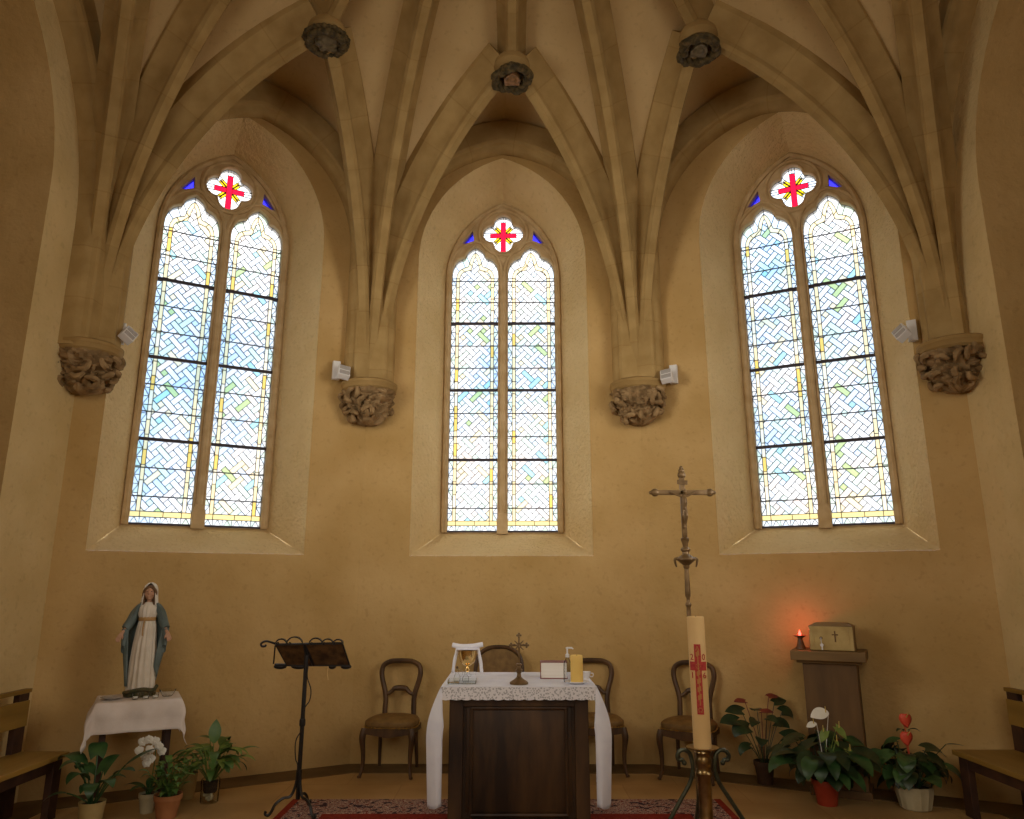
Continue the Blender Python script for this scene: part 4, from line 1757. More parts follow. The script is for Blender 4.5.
chair = balloon_chair('balloon-back chair with a brown padded seat between the iron lectern and the altar', (-1.045, 6.99, G + 0.006), R(-6))
chair.scale = (1.0, 1.0, 0.935)
dup(chair, (0.75, 7.03, G + 0.006), R(2), 'balloon-back chair half hidden behind the altar\'s candle end', 'balloon-back chairs behind the altar')
dup(chair, (1.535, 6.84, G + 0.006), R(-27), 'balloon-back chair standing behind the tall red-crossed candle', 'balloon-back chairs behind the altar')

t = thing('upholstered_chair', 'chair with a padded arched back seen over the middle of the altar', 'chair', (-0.12, 6.98, G + 0.006))
t.scale = (0.92, 1.0, 0.945)
mb = MB()
rows = []
for s, z in ((0.92, 0.40), (1.0, 0.43), (0.98, 0.465), (0.8, 0.485), (0.02, 0.495)):
    rows.append([(math.copysign(abs(math.cos(a)) ** 0.5, math.cos(a)) * 0.27 * s, math.copysign(abs(math.sin(a)) ** 0.5, math.sin(a)) * 0.22 * s, z) for a in [2 * PI * j / 32 for j in range(32)]])
mb.grid(rows, closed=True)
mb.build('seat', M['leather'], t)
mb = MB()
for sx in (-1, 1):
    mb.box((sx * 0.25, 0, 0.385), (0.026, 0.36, 0.06))
mb.box((0, -0.20, 0.385), (0.48, 0.026, 0.06)); mb.box((0, 0.20, 0.385), (0.48, 0.026, 0.06))
mb.build('seat_rail', M['chairwood'], t)
for sx in (-1, 1):
    for y in (-0.19, 0.20):
        mb = MB()
        mb.tube(spline([(sx * 0.245, y, 0.41), (sx * 0.252, y * 1.02, 0.2), (sx * 0.25, y * 1.08, 0.0)], 5), [0.026 - 0.010 * i / 10 for i in range(11)], 8)
        mb.build('leg', M['chairwood'], t)
arch = [(0.235, 0.42), (0.235, 0.70), (0.232, 0.90), (0.205, 1.0), (0.15, 1.05), (0.07, 1.078)]
lean = lambda z: 0.19 + 0.07 * (z - 0.42)
pts = spline([(x, lean(z), z) for x, z in arch] + [(-x, lean(z), z) for x, z in arch][::-1], 4)
mb = MB()
mb.tube(pts, 0.021, 8)
mb.build('back_frame', M['chairwood'], t)
poly = [(x * 0.93, z - 0.015) for x, z in [(0.235, 0.56)] + arch[1:]]
poly = poly + [(-x, z) for x, z in poly][::-1]
mb = MB()
mb.prism(poly, lambda u, v, w: Vector((u, lean(v) + w, v)), -0.02, 0.022)
mb.build('back_cushion', M['leather'], t)


# ------------------------------------------------------------------ iron lectern
t = thing('iron_lectern', 'black wrought-iron lectern with a scrolled desk beside the altar', 'lectern', (-1.515, 5.73, FZ))
t.scale = (1, 1, 0.966)
mb = MB()
mb.tube([(0, 0, 0.10), (0, 0, 1.16)], 0.0155, 10)
mb.lathe([(0.02, 0.60), (0.022, 0.61), (0.022, 0.64), (0.02, 0.65)], 12)
mb.build('pole', M['iron'], t)
for k in range(3):
    a = R(200 + 120 * k)
    c, s_ = math.cos(a), math.sin(a)
    mb = MB()
    prof = [(0.012, 0.30), (0.02, 0.20), (0.05, 0.125), (0.10, 0.115), (0.15, 0.08), (0.175, 0.03), (0.195, 0.010), (0.215, 0.022), (0.21, 0.04)]
    mb.tube(spline([(r * c, r * s_, z) for r, z in prof], 5), 0.010, 6)
    mb.build('leg', M['iron'], t)
# the desk slopes down towards the reader's side (away from the nave)
TL, TR, BL, BR = Vector((-0.215, -0.055, 1.185)), Vector((0.27, -0.055, 1.195)), Vector((-0.165, 0.085, 1.025)), Vector((0.30, 0.085, 1.025))
mb = MB()
nn = (TR - TL).cross(BL - TL).normalized() * 0.006
quad = [TL, TR, BR, BL]
mb.add([p + nn for p in quad] + [p - nn for p in quad], [[0, 1, 2, 3], [7, 6, 5, 4], [0, 4, 5, 1], [1, 5, 6, 2], [2, 6, 7, 3], [3, 7, 4, 0]], False)
mb.build('desk_panel', M['deskpanel'], t)
mb = MB()
mb.tube([TL, TR], 0.009, 6); mb.tube([BL + Vector((-0.09, 0, 0)), BR], 0.011, 6)
mb.tube([TL, BL], 0.008, 6); mb.tube([TR, BR], 0.008, 6)
mb.tube([TL + Vector((-0.005, 0, -0.01)), BL + Vector((-0.10, 0.0, 0.01))], 0.006, 6)
mb.tube([TL.lerp(TR, 0.43), BL.lerp(BR, 0.43)], 0.014, 6)
mb.tube([(0, 0, 1.10), TL.lerp(TR, 0.43)], 0.013, 6)
mb.build('desk_frame', M['iron'], t)
for x0, x1 in ((-0.215, -0.135), (-0.135, -0.02), (0.03, 0.125), (0.125, 0.205), (0.205, 0.278)):
    mb = MB()
    r = (x1 - x0) / 2
    cx = (x0 + x1) / 2
    pts = [(cx - r * math.cos(PI * i / 12), -0.058, 1.192 + r * 0.85 * math.sin(PI * i / 12)) for i in range(13)]
    rows = [[(p[0], p[1] - 0.016, p[2] + 0.005) for p in pts], [(p[0], p[1] + 0.016, p[2] + 0.005) for p in pts],
            [(p[0], p[1] + 0.016, p[2] - 0.005) for p in pts], [(p[0], p[1] - 0.016, p[2] - 0.005) for p in pts]]
    rows.append(rows[0])
    mb.grid(rows)
    mb.tube(spline([(x0, -0.058, 1.192), (x0 + r * 0.25, -0.058, 1.184), (x0 + r * 0.5, -0.058, 1.194), (x0 + r * 0.3, -0.058, 1.202)], 4), 0.005, 6)
    mb.build('scroll', M['iron'], t)
mb = MB()
mb.tube(spline([(-0.205, -0.058, 1.187), (-0.25, -0.058, 1.202), (-0.29, -0.058, 1.21), (-0.322, -0.058, 1.194), (-0.317, -0.058, 1.174), (-0.292, -0.058, 1.174), (-0.287, -0.058, 1.186)], 5), 0.008, 6)
mb.build('end_scroll', M['iron'], t)
for x0, x1, zz in ((-0.27, -0.17, 1.01), (-0.14, -0.02, 1.01), (0.14, 0.20, 1.01), (0.23, 0.315, 1.01)):
    mb = MB()
    mb.ball(((x0 + x1) / 2, 0.105, zz), ((x1 - x0) / 2, 0.022, 0.020), 10, 6)
    mb.build('book_rest', M['iron'], t)
t = thing('lectern_cable', 'thin black cable looping down the pole of the iron lectern', 'cable', (-1.515, 5.73, FZ))
t.scale = (1, 1, 0.966)
mb = MB()
mb.tube(spline([(0.02, -0.012, 1.03), (0.018, -0.014, 0.95), (0.05, -0.014, 0.86), (0.045, -0.012, 0.78), (0.012, -0.014, 0.72), (0.012, -0.014, 0.60), (-0.035, -0.014, 0.50), (-0.03, -0.014, 0.38), (-0.012, -0.014, 0.33), (-0.012, -0.016, 0.2)], 6), 0.0042, 6)
mb.build('cord', M['iron'], t)
t2 = thing('hanging_ribbon', 'thin ribbon hanging below the desk of the iron lectern', 'ribbon', (-1.515, 5.73, FZ))
t2.scale = (1, 1, 0.966)
mb = MB()
mb.tube(spline([(0.145, 0.08, 1.015), (0.143, 0.08, 0.965), (0.15, 0.08, 0.915)], 4), 0.005, 6, flat=(0.3, 1.0))
mb.build('ribbon_strip', M['wax'], t2)

# ------------------------------------------------------------------ paschal candle on its stand
PX, PY = 1.122, 4.70
t = thing('candle_stand', 'tall brass candle stand with curling iron legs in front of the altar', 'candle stand', (PX, PY, FZ))
t.scale = (1, 1, 0.95)
mb = MB()
mb.lathe([(0.018, 0.10), (0.03, 0.12), (0.05, 0.17), (0.056, 0.21), (0.062, 0.225), (0.062, 0.24), (0.045, 0.255), (0.038, 0.28), (0.038, 0.50), (0.048, 0.515), (0.05, 0.525), (0.044, 0.535),
          (0.04, 0.55), (0.046, 0.575), (0.05, 0.60), (0.043, 0.615), (0.043, 0.635), (0.05, 0.645), (0.046, 0.66)], 28)
mb.build('column', M['brass'], t)
mb = MB()
mb.lathe([(0.04, 0.655), (0.07, 0.66), (0.092, 0.668), (0.094, 0.674), (0.085, 0.676), (0.056, 0.668), (0.0, 0.667)], 32, capt=False)
mb.build('drip_pan', M['brass'], t)
for k, a in enumerate((R(180), R(0), R(90))):
    c, s_ = math.cos(a), math.sin(a)
    prof = [(0.115, 0.585), (0.125, 0.60), (0.145, 0.60), (0.15, 0.625), (0.135, 0.65), (0.105, 0.655), (0.078, 0.635), (0.066, 0.59), (0.064, 0.54), (0.085, 0.47), (0.14, 0.38), (0.22, 0.25), (0.30, 0.12), (0.36, 0.035), (0.40, 0.012), (0.425, 0.014)]
    mb = MB()
    mb.tube(spline([(r * c, r * s_, z) for r, z in prof], 5), 0.0125, 8)
    mb.ball((0.113 * c, 0.113 * s_, 0.582), 0.015, 8, 6)
    mb.build('leg', M['greeniron'], t)

CH, CR = 0.745, 0.052
ct = thing('paschal_candle', 'tall cream candle bearing a red cross, on the brass stand', 'candle', (PX, PY, FZ + 0.669 * 0.95))
mb = MB()
mb.lathe([(CR, 0.0), (CR, CH - 0.006), (CR - 0.006, CH), (CR - 0.016, CH - 0.004), (0.012, CH - 0.014), (0.0, CH - 0.014)], 40, capt=False)
mb.build('wax_body', M['wax'], ct)
mb = MB()
mb.tube([(0, 0, CH - 0.016), (0.001, 0, CH + 0.004)], 0.002, 6)
mb.build('wick', M['darkeye'], ct)


def on_candle(x, z, lift):
    """wrap a flat motif (x across, z up) round the side of the candle that faces the nave"""
    a = -PI / 2 + x / CR - R(13)
    return Vector(((CR + lift) * math.cos(a), (CR + lift) * math.sin(a), z))


def wrapped_rect(mb, x0, x1, z0, z1, lift):
    n = max(2, int((x1 - x0) / 0.006))
    rows = []
    for lf in (0.0002, lift):
        rows.append([on_candle(x0 + (x1 - x0) * i / n, z0, lf) for i in range(n + 1)])
        rows.append([on_candle(x0 + (x1 - x0) * i / n, z1, lf) for i in range(n + 1)])
    mb.grid([rows[2], rows[3]], smooth=False)
    mb.grid([rows[0], rows[2]], smooth=False)
    mb.grid([rows[3], rows[1]], smooth=False)
    mb.add([rows[0][0], rows[2][0], rows[3][0], rows[1][0], rows[0][-1], rows[2][-1], rows[3][-1], rows[1][-1]], [[0, 1, 2, 3], [7, 6, 5, 4]], False)


mb = MB()
wrapped_rect(mb, -0.019, 0.019, 0.19, 0.585, 0.0022)
wrapped_rect(mb, -0.054, 0.054, 0.435, 0.485, 0.0024)
mb.build('red_cross', M['redwax'], ct)['label'] = 'red wax cross'
mb = MB()
for z in (0.27, 0.315, 0.36, 0.405, 0.515):
    wrapped_rect(mb, -0.010, -0.002, z, z + 0.026, 0.0034)
    wrapped_rect(mb, 0.003, 0.010, z + 0.006, z + 0.034, 0.0034)
for i in range(10):
    a = 2 * PI * i / 10
    wrapped_rect(mb, 0.012 * math.cos(a) - 0.002, 0.012 * math.cos(a) + 0.002, 0.46 + 0.014 * math.sin(a) - 0.002, 0.46 + 0.014 * math.sin(a) + 0.002, 0.0036)
wrapped_rect(mb, -0.0022, 0.0032, 0.24, 0.55, 0.0032)
mb.build('gilt_ornament', M['goldleaf'], ct)['label'] = 'gilt ornament on the red cross'


def glyph(ch, cx, cz, h, name, material, lift=0.0026):
    cu = bpy.data.curves.new('glyph', 'FONT')
    cu.body = ch
    cu.size = 1.0
    cu.resolution_u = 3
    tmp = bpy.data.objects.new('glyph', cu)
    COL.objects.link(tmp)
    dg = bpy.context.evaluated_depsgraph_get()
    dg.update()
    me = tmp.evaluated_get(dg).to_mesh()
    vs = [v.co.copy() for v in me.vertices]
    fs = [list(p.vertices) for p in me.polygons]
    tmp.evaluated_get(dg).to_mesh_clear()
    bpy.data.objects.remove(tmp)
    bpy.data.curves.remove(cu)
    xs = [v.x for v in vs]; ys = [v.y for v in vs]
    s = h / max(0.001, (max(ys) - min(ys)))
    mx, my = (max(xs) + min(xs)) / 2, (max(ys) + min(ys)) / 2
    g = MB()
    g.add([on_candle(cx + (v.x - mx) * s, cz + (v.y - my) * s, lift) for v in vs], fs, False)
    o = g.build(name, material, ct)
    so = o.modifiers.new('relief', 'SOLIDIFY'); so.thickness = 0.002; so.offset = 1
    return o


for chx, x, z in (('2', -0.036, 0.512), ('0', 0.036, 0.512), ('1', -0.036, 0.408), ('6', 0.036, 0.408)):
    glyph(chx, x, z, 0.034, 'numeral', M['redwax'])
glyph('\u0391', 0.0, 0.562, 0.026, 'letter', M['goldleaf'], 0.0034)
glyph('\u03a9', 0.0, 0.215, 0.026, 'letter', M['goldleaf'], 0.0034)

# ------------------------------------------------------------------ processional cross
t = thing('processional_cross', 'tall bronze crucifix on a slender pole rising behind the cream candle', 'processional cross', (1.222, 5.30, FZ))
t.scale = (1, 1, 0.986)
mb = MB()
mb.lathe([(0.13, 0.0), (0.13, 0.015), (0.10, 0.03), (0.04, 0.05), (0.025, 0.08)], 28)
mb.build('base', M['bronze'], t)
mb = MB()
mb.lathe([(0.016, 0.06), (0.0155, 1.42), (0.014, 1.44), (0.021, 1.452), (0.021, 1.462), (0.012, 1.475), (0.012, 1.50), (0.018, 1.515), (0.019, 1.55), (0.016, 1.66), (0.014, 1.70), (0.022, 1.712), (0.022, 1.722), (0.012, 1.73)], 16)
mb.build('pole', M['bronze'], t)
mb = MB()
mb.lathe([(0.012, 1.72), (0.03, 1.735), (0.05, 1.752), (0.066, 1.765), (0.066, 1.775), (0.045, 1.79), (0.024, 1.805), (0.022, 1.82), (0.034, 1.832), (0.034, 1.842), (0.018, 1.856), (0.02, 1.88), (0.028, 1.90), (0.03, 1.915), (0.016, 1.925)], 22)
for sx in (-1, 1):
    mb.tube(spline([(sx * 0.055, 0, 1.775), (sx * 0.078, 0, 1.768), (sx * 0.074, 0, 1.735), (sx * 0.068, 0, 1.715)], 4), [0.012 - 0.0006 * i for i in range(13)], 6)
mb.build('knop', M['bronze'], t)
mb = MB()
mb.box((0, 0, 2.135), (0.036, 0.022, 0.46), bev=0.004)
mb.box((0, 0, 2.245), (0.36, 0.022, 0.036), bev=0.004)
for c, ax in (((-0.185, 0, 2.245), 0), ((0.185, 0, 2.245), 0), ((0, 0, 2.385), 1)):
    for dd, r in ((-0.012, 0.030), (0.02, 0.022), (0.042, 0.014)):
        o = (math.copysign(dd, 1) * (1 if c[0] > 0 else -1), 0) if ax == 0 else (0, dd)
        mb.ball((c[0] + o[0], 0, c[2] + o[1]), (r, r * 0.6, r), 10, 6)
mb.build('cross', M['bronze'], t)
mb = MB()
mb.box((0, -0.014, 2.318), (0.075, 0.006, 0.032), Matrix.Rotation(R(4), 4, 'Y'), bev=0.002)
mb.build('title_plate', M['bronze'], t)
mb = MB()
mb.tube(spline([(0, -0.026, 2.215), (0.004, -0.034, 2.185), (0.002, -0.03, 2.15), (-0.004, -0.028, 2.125)], 4), [0.014 + 0.006 * math.sin(PI * i / 12) for i in range(13)], 10)
for sx in (-1, 1):
    mb.tube(spline([(0, -0.027, 2.21), (sx * 0.04, -0.024, 2.222), (sx * 0.085, -0.018, 2.243)], 4), [0.009, 0.009, 0.008, 0.008, 0.007, 0.007, 0.006, 0.006, 0.006], 8)
    mb.ball((sx * 0.09, -0.017, 2.246), (0.008, 0.006, 0.008), 8, 5)
    mb.tube(spline([(sx * 0.008, -0.028, 2.13), (sx * 0.013, -0.042, 2.075), (sx * 0.006, -0.026, 2.02), (sx * 0.004, -0.026, 1.985)], 4), [0.012 - 0.0005 * i for i in range(13)], 8)
mb.tube([(0, -0.028, 2.21), (0.004, -0.036, 2.235)], 0.008, 8)
mb.ball((0.008, -0.038, 2.248), (0.014, 0.015, 0.018), 10, 7)
mb.ball((0, -0.031, 2.13), (0.019, 0.016, 0.018), 10, 7)
remesh(mb.build('corpus', M['bronze'], t), 0.0035, 1)


# ------------------------------------------------------------------ tabernacle on its pedestal
PRZ = R(-27)
PC = Vector((2.585, 6.325, G))
prot = Matrix.Rotation(PRZ, 3, 'Z')
t = thing('pedestal', 'dark wooden pedestal with a thick wooden slab carrying the tabernacle', 'pedestal', PC, PRZ)
mb = MB()
mb.box((0, 0.02, 0.495), (0.40, 0.29, 0.97), bev=0.006)
mb.build('shaft', M['pedwood'], t)
mb = MB()
mb.box((0, 0.015, 0.03), (0.44, 0.33, 0.06), bev=0.006)
mb.build('plinth', M['pedwood'], t)
mb = MB()
mb.box((0, 0.01, 0.989), (0.48, 0.34, 0.022), bev=0.004)
mb.build('moulding', M['slabwood'], t)
mb = MB()
mb.box((0, 0.0, 1.037), (0.555, 0.42, 0.074), bev=0.006)
mb.build('slab', M['slabwood'], t)
SLZ = G + 1.0745
tp = PC + prot @ Vector((0.035, 0.01, 0))
t = thing('tabernacle', 'small pale wooden tabernacle box with a cross on its door', 'tabernacle', (tp.x, tp.y, SLZ), PRZ)
mb = MB()
mb.box((0, 0, 0.095), (0.335, 0.26, 0.19), bev=0.004)
mb.add([(-0.1675, -0.13, 0.19), (0.1675, -0.13, 0.19), (0.1675, 0.13, 0.19), (-0.1675, 0.13, 0.19), (-0.12, -0.09, 0.212), (0.12, -0.09, 0.212), (0.12, 0.09, 0.212), (-0.12, 0.09, 0.212)],
       [[0, 1, 5, 4], [1, 2, 6, 5], [2, 3, 7, 6], [3, 0, 4, 7], [4, 5, 6, 7]], False)
mb.build('box_body', M['tabside'], t)
mb = MB()
mb.box((0, -0.134, 0.096), (0.325, 0.012, 0.182), bev=0.003)
for x in (-0.13, 0.13):
    mb.box((x, -0.141, 0.096), (0.008, 0.006, 0.15), bev=0.002)
d = mb.build('door', M['tabernacle'], t)
mb = MB()
mb.box((0.03, -0.1425, 0.112), (0.010, 0.006, 0.085)); mb.box((0.03, -0.1425, 0.125), (0.046, 0.006, 0.010))
mb.build('cross', M['pedwood'], d)
mb = MB()
mb.lathe([(0.010, 0), (0.012, 0.003), (0.006, 0.006)], 14, m=Matrix.Translation((-0.075, -0.14, 0.098)) @ Matrix.Rotation(R(90), 4, 'X'))
mb.build('lock', M['bronze'], d)
mb = MB()
mb.tube([(-0.075, -0.146, 0.098), (-0.075, -0.165, 0.096)], 0.004, 6)
mb.tube([(-0.075, -0.160, 0.09), (-0.073, -0.160, 0.055)], 0.0025, 6)
mb.lathe([(0.012, -0.003), (0.014, 0), (0.012, 0.003)], 12, m=Matrix.Translation((-0.073, -0.160, 0.044)) @ Matrix.Rotation(R(90), 4, 'X'))
mb.box((-0.071, -0.160, 0.022), (0.010, 0.004, 0.03))
mb.build('key', M['porcelain'], d)

lp = PC + prot @ Vector((-0.215, 0.0, 0))
t = thing('sanctuary_lamp', 'small brown oil lamp with a red flame beside the tabernacle', 'lamp', (lp.x, lp.y, SLZ), PRZ)
mb = MB()
mb.lathe([(0.042, 0), (0.042, 0.006), (0.034, 0.02), (0.024, 0.055), (0.018, 0.08), (0.02, 0.088)], 22)
mb.build('stem', M['lampbrown'], t)
mb = MB()
mb.lathe([(0.018, 0.084), (0.035, 0.094), (0.052, 0.104), (0.052, 0.108), (0.034, 0.10), (0.0, 0.096)], 22, capt=False)
mb.build('bowl', M['lampbrown'], t)
mb = MB()
mb.lathe([(0.004, 0.098), (0.011, 0.108), (0.012, 0.12), (0.007, 0.135), (0.001, 0.15)], 14)
mb.build('flame', M['flame'], t)
ld = bpy.data.lights.new('lamp_glow', 'POINT')
ld.energy = 1.3
ld.color = (1.0, 0.12, 0.05)
ld.shadow_soft_size = 0.02
lo = bpy.data.objects.new('lamp_glow', ld)
COL.objects.link(lo)
lo.parent = t
lo.location = (0, 0.02, 0.17)


# ------------------------------------------------------------------ benches
def bench(label, side, xb, y1, depth, y0=4.1):
    """bench along the choir's side wall; xb is the line of its back, side = +1 when the wall is to the east"""
    t = thing('wooden_bench', label, 'bench', (xb, (y0 + y1) / 2, G), 0, 'wooden benches along the side walls')
    L = y1 - y0
    s = -side                    # towards the middle of the choir
    mb = MB()
    mb.box((s * (depth / 2 - 0.015), 0, 0.408), (depth, L, 0.034), bev=0.005)
    mb.build('seat', M['benchwood'], t)
    mb = MB()
    mb.box((s * 0.012, 0, 0.685), (0.026, L - 0.02, 0.175), bev=0.004)
    mb.build('backrest', M['benchwood'], t)
    mb = MB()
    mb.box((s * 0.0, 0, 0.838), (0.05, L, 0.028), bev=0.005)
    mb.build('top_rail', M['benchwood'], t)
    for y in (L / 2 - 0.07, -L / 2 + 0.07):
        mb = MB()
        mb.box((-s * 0.005, y, 0.413), (0.045, 0.11, 0.826), bev=0.004)
        mb.build('back_post', M['benchdark'], t)
        mb = MB()
        mb.box((s * (depth - 0.06), y - (0.02 if y > 0 else -0.02), 0.196), (0.05, 0.10, 0.392), bev=0.004)
        mb.build('leg', M['benchdark'], t)
    mb = MB()
    mb.box((s * (depth - 0.06), 0, 0.352), (0.026, L - 0.18, 0.07))
    mb.build('seat_rail', M['benchdark'], t)
    return t


bench('wooden bench with a slatted back near the statue\'s table', -1, -3.53, 5.74, 0.37)
bench('wooden bench with a slatted back near the red-flowered potted plant', 1, 3.655, 5.80, 0.48)

# ------------------------------------------------------------------ statue and its table
TC = Vector((-2.83, 5.97, G))
TRZ = R(27)
t = thing('statue_table', 'small square table with slim dark legs under the statue', 'table', TC, TRZ)
mb = MB()
mb.box((0, 0, 0.745), (0.54, 0.44, 0.025), bev=0.004)
mb.build('table_top', M['darkwood'], t)
mb = MB()
for sx in (-1, 1):
    mb.box((sx * 0.215, 0, 0.70), (0.02, 0.33, 0.065))
mb.box((0, -0.165, 0.70), (0.43, 0.02, 0.065)); mb.box((0, 0.165, 0.70), (0.43, 0.02, 0.065))
mb.build('apron', M['darkwood'], t)
for sx in (-1, 1):
    for sy in (-1, 1):
        mb = MB()
        mb.box((sx * 0.215, sy * 0.165, 0.366), (0.042, 0.042, 0.732), bev=0.004)
        mb.build('leg', M['benchdark'], t)

t = thing('table_cloth', 'white cloth with pointed hanging corners on the statue\'s table', 'tablecloth', TC + Vector((0, 0, 0.7585)), TRZ)
mb = MB()
n = 48
hx, hy, dr = 0.285, 0.235, 0.215
rows = []
for i in range(n + 1):
    row = []
    for j in range(n + 1):
        u = (-1 + 2 * i / n) * (hx + dr)
        v = (-1 + 2 * j / n) * (hy + dr)
        ox, oy = max(0, abs(u) - hx), max(0, abs(v) - hy)
        drop = max(ox, oy) if min(ox, oy) < 1e-6 else math.hypot(ox, oy)
        drop = max(ox, oy) + 0.55 * min(ox, oy)
        wob = 0.5 * (math.sin(u * 26) + math.sin(v * 24 + 1))
        x = math.copysign(min(abs(u), hx), u) + math.copysign((0.030 + 0.022 * wob) * min(1, ox / 0.10) if ox > 0 else 0, u)
        y = math.copysign(min(abs(v), hy), v) + math.copysign((0.030 + 0.022 * wob) * min(1, oy / 0.10) if oy > 0 else 0, v)
        if ox > 0 and oy > 0:
            k = min(ox, oy)
            x += math.copysign(0.10 * k, u); y += math.copysign(0.10 * k, v)
        row.append((x, y, 0.003 - drop * 0.96))
    rows.append(row)
mb.grid(rows)
o = mb.build('draped_sheet', M['tablelinen'], t, sharp=60)
so = o.modifiers.new('cloth', 'SOLIDIFY'); so.thickness = 0.003; so.offset = 1
TZ = G + 0.7585 + 0.0065

SCX = TC + Vector((-0.015, 0.03, 0))
st = thing('veiled_statue', 'painted statue of a veiled woman in a blue mantle with lowered open hands', 'statue', (SCX.x, SCX.y, TZ), R(16))
st.scale = (0.92, 0.98, 1.005)
mb = MB()
for i in range(16):
    a = 2 * PI * i / 16
    r = 0.075 + 0.02 * math.sin(3 * a)
    mb.ball((r * math.cos(a), r * 0.8 * math.sin(a), 0.025 + 0.006 * math.sin(5 * a)), (0.035, 0.032, 0.026), 8, 6)
mb.lathe([(0.12, 0.0), (0.125, 0.015), (0.10, 0.04), (0.05, 0.055)], 24, sy=0.8)
mb.tube(spline([(-0.11, -0.06, 0.03), (-0.04, -0.095, 0.045), (0.04, -0.09, 0.055), (0.11, -0.06, 0.045), (0.13, -0.02, 0.07)], 5), 0.014, 8)
mb.build('base', M['mossbase'], st)
# body: head, neck, trunk, arms and hands as one surface
mb = MB()
mb.ball((0, -0.012, 0.758), (0.040, 0.047, 0.057), 18, 12)
mb.tube([(0, 0.0, 0.62), (0, 0.0, 0.675), (0, -0.006, 0.72)], [0.048, 0.024, 0.021], 12)
mb.tube([(0, 0.0, 0.35), (0, 0.0, 0.52), (0, 0.0, 0.60), (0, 0, 0.655)], [0.055, 0.046, 0.058, 0.040], 14)
mb.tube([(0, -0.052, 0.775), (0, -0.064, 0.752), (0, -0.058, 0.745)], [0.005, 0.0085, 0.006], 8)      # nose
mb.ball((0, -0.053, 0.731), (0.012, 0.008, 0.005), 8, 5)                                             # lips
mb.ball((0, -0.048, 0.715), (0.014, 0.012, 0.010), 8, 5)                                             # chin
for sx in (-1, 1):
    mb.ball((sx * 0.020, -0.046, 0.778), (0.013, 0.008, 0.004), 8, 5)                                # brow
    mb.ball((sx * 0.026, -0.040, 0.748), (0.012, 0.012, 0.014), 8, 5)                                # cheek
    mb.tube(spline([(sx * 0.05, 0, 0.645), (sx * 0.095, 0.002, 0.60), (sx * 0.125, -0.012, 0.535), (sx * 0.155, -0.04, 0.485), (sx * 0.172, -0.055, 0.462)], 4),
            [0.026 - 0.0009 * i for i in range(17)], 10)
    # palm turned to the front, fingers spread downwards and outwards
    wrist = Vector((sx * 0.172, -0.055, 0.462))
    dirn = Vector((sx * 0.42, -0.30, -0.86)).normalized()
    side = Vector((sx * 0.85, 0.15, 0.45)).normalized()
    palm = wrist + dirn * 0.026
    for q in (-1, 0, 1):
        mb.tube([wrist + side * (q * 0.004), palm + side * (q * 0.010), palm + dirn * 0.014 + side * (q * 0.012)], [0.009, 0.009, 0.0075], 8)
    for q, ln in ((-1.5, 0.030), (-0.5, 0.037), (0.5, 0.036), (1.5, 0.029)):
        b = palm + dirn * 0.012 + side * (q * 0.0085)
        e = b + (dirn + side * q * 0.10).normalized() * ln * 0.55
        f_ = e + (dirn + side * q * 0.10 + Vector((0, -0.5, 0.0))).normalized() * ln * 0.5
        mb.tube([b, e, f_], [0.0052, 0.0048, 0.0038], 8)
    tb = wrist + dirn * 0.012 - side * 0.010
    mb.tube([tb, tb - side * 0.014 + dirn * 0.010 + Vector((0, -0.006, 0)), tb - side * 0.019 + dirn * 0.026 + Vector((0, -0.008, 0))], [0.007, 0.0055, 0.0042], 8)
remesh(mb.build('body', M['skin'], st), 0.0032, 2)
for sx in (-1, 1):
    mb = MB()
    mb.ball((sx * 0.0165, -0.052, 0.768), (0.0065, 0.004, 0.0032), 8, 6)
    mb.build('eye', M['darkeye'], st)
# hair parted under the veil
mb = MB()
for sx in (-1, 1):
    mb.tube(spline([(0, -0.042, 0.803), (sx * 0.026, -0.041, 0.792), (sx * 0.042, -0.026, 0.765), (sx * 0.044, -0.016, 0.72), (sx * 0.040, -0.022, 0.68), (sx * 0.036, -0.03, 0.655)], 5),
            [0.008 + 0.008 * math.sin(PI * i / 25) for i in range(26)], 8)
mb.ball((0, 0.008, 0.770), (0.044, 0.042, 0.048), 14, 10)
mb.build('hair', M['hair'], st)
# gown with deep vertical folds
mb = MB()
prof = [(0.10, 0.035, 0.080), (0.104, 0.06, 0.084), (0.10, 0.15, 0.08), (0.094, 0.26, 0.076), (0.086, 0.38, 0.070), (0.076, 0.48, 0.062), (0.063, 0.545, 0.052), (0.061, 0.565, 0.051),
        (0.070, 0.585, 0.058), (0.078, 0.62, 0.062), (0.078, 0.65, 0.055), (0.060, 0.672, 0.044), (0.030, 0.688, 0.030)]
rows = []
for rx, z, ry in prof:
    row = []
    for j in range(96):
        a = 2 * PI * j / 96
        amp = 0.075 if z < 0.55 else 0.045
        fold = 1 + amp * math.sin(15 * a + 1.5 * math.sin(z * 6)) + 0.03 * math.sin(31 * a + z * 10)
        if z > 0.66:
            fold = 1
        row.append((rx * fold * math.cos(a), ry * fold * math.sin(a), z))
    rows.append(row)
mb.grid(rows, closed=True)
mb.build('gown', M['gown'], st, sharp=80)
mb = MB()
mb.lathe([(0.066, 0.548), (0.070, 0.553), (0.070, 0.572), (0.066, 0.577)], 32, sy=0.83, capb=False, capt=False)
mb.tube(spline([(-0.012, -0.058, 0.556), (-0.016, -0.072, 0.50), (-0.012, -0.078, 0.44)], 4), 0.006, 6)
mb.build('sash', M['sash'], st)
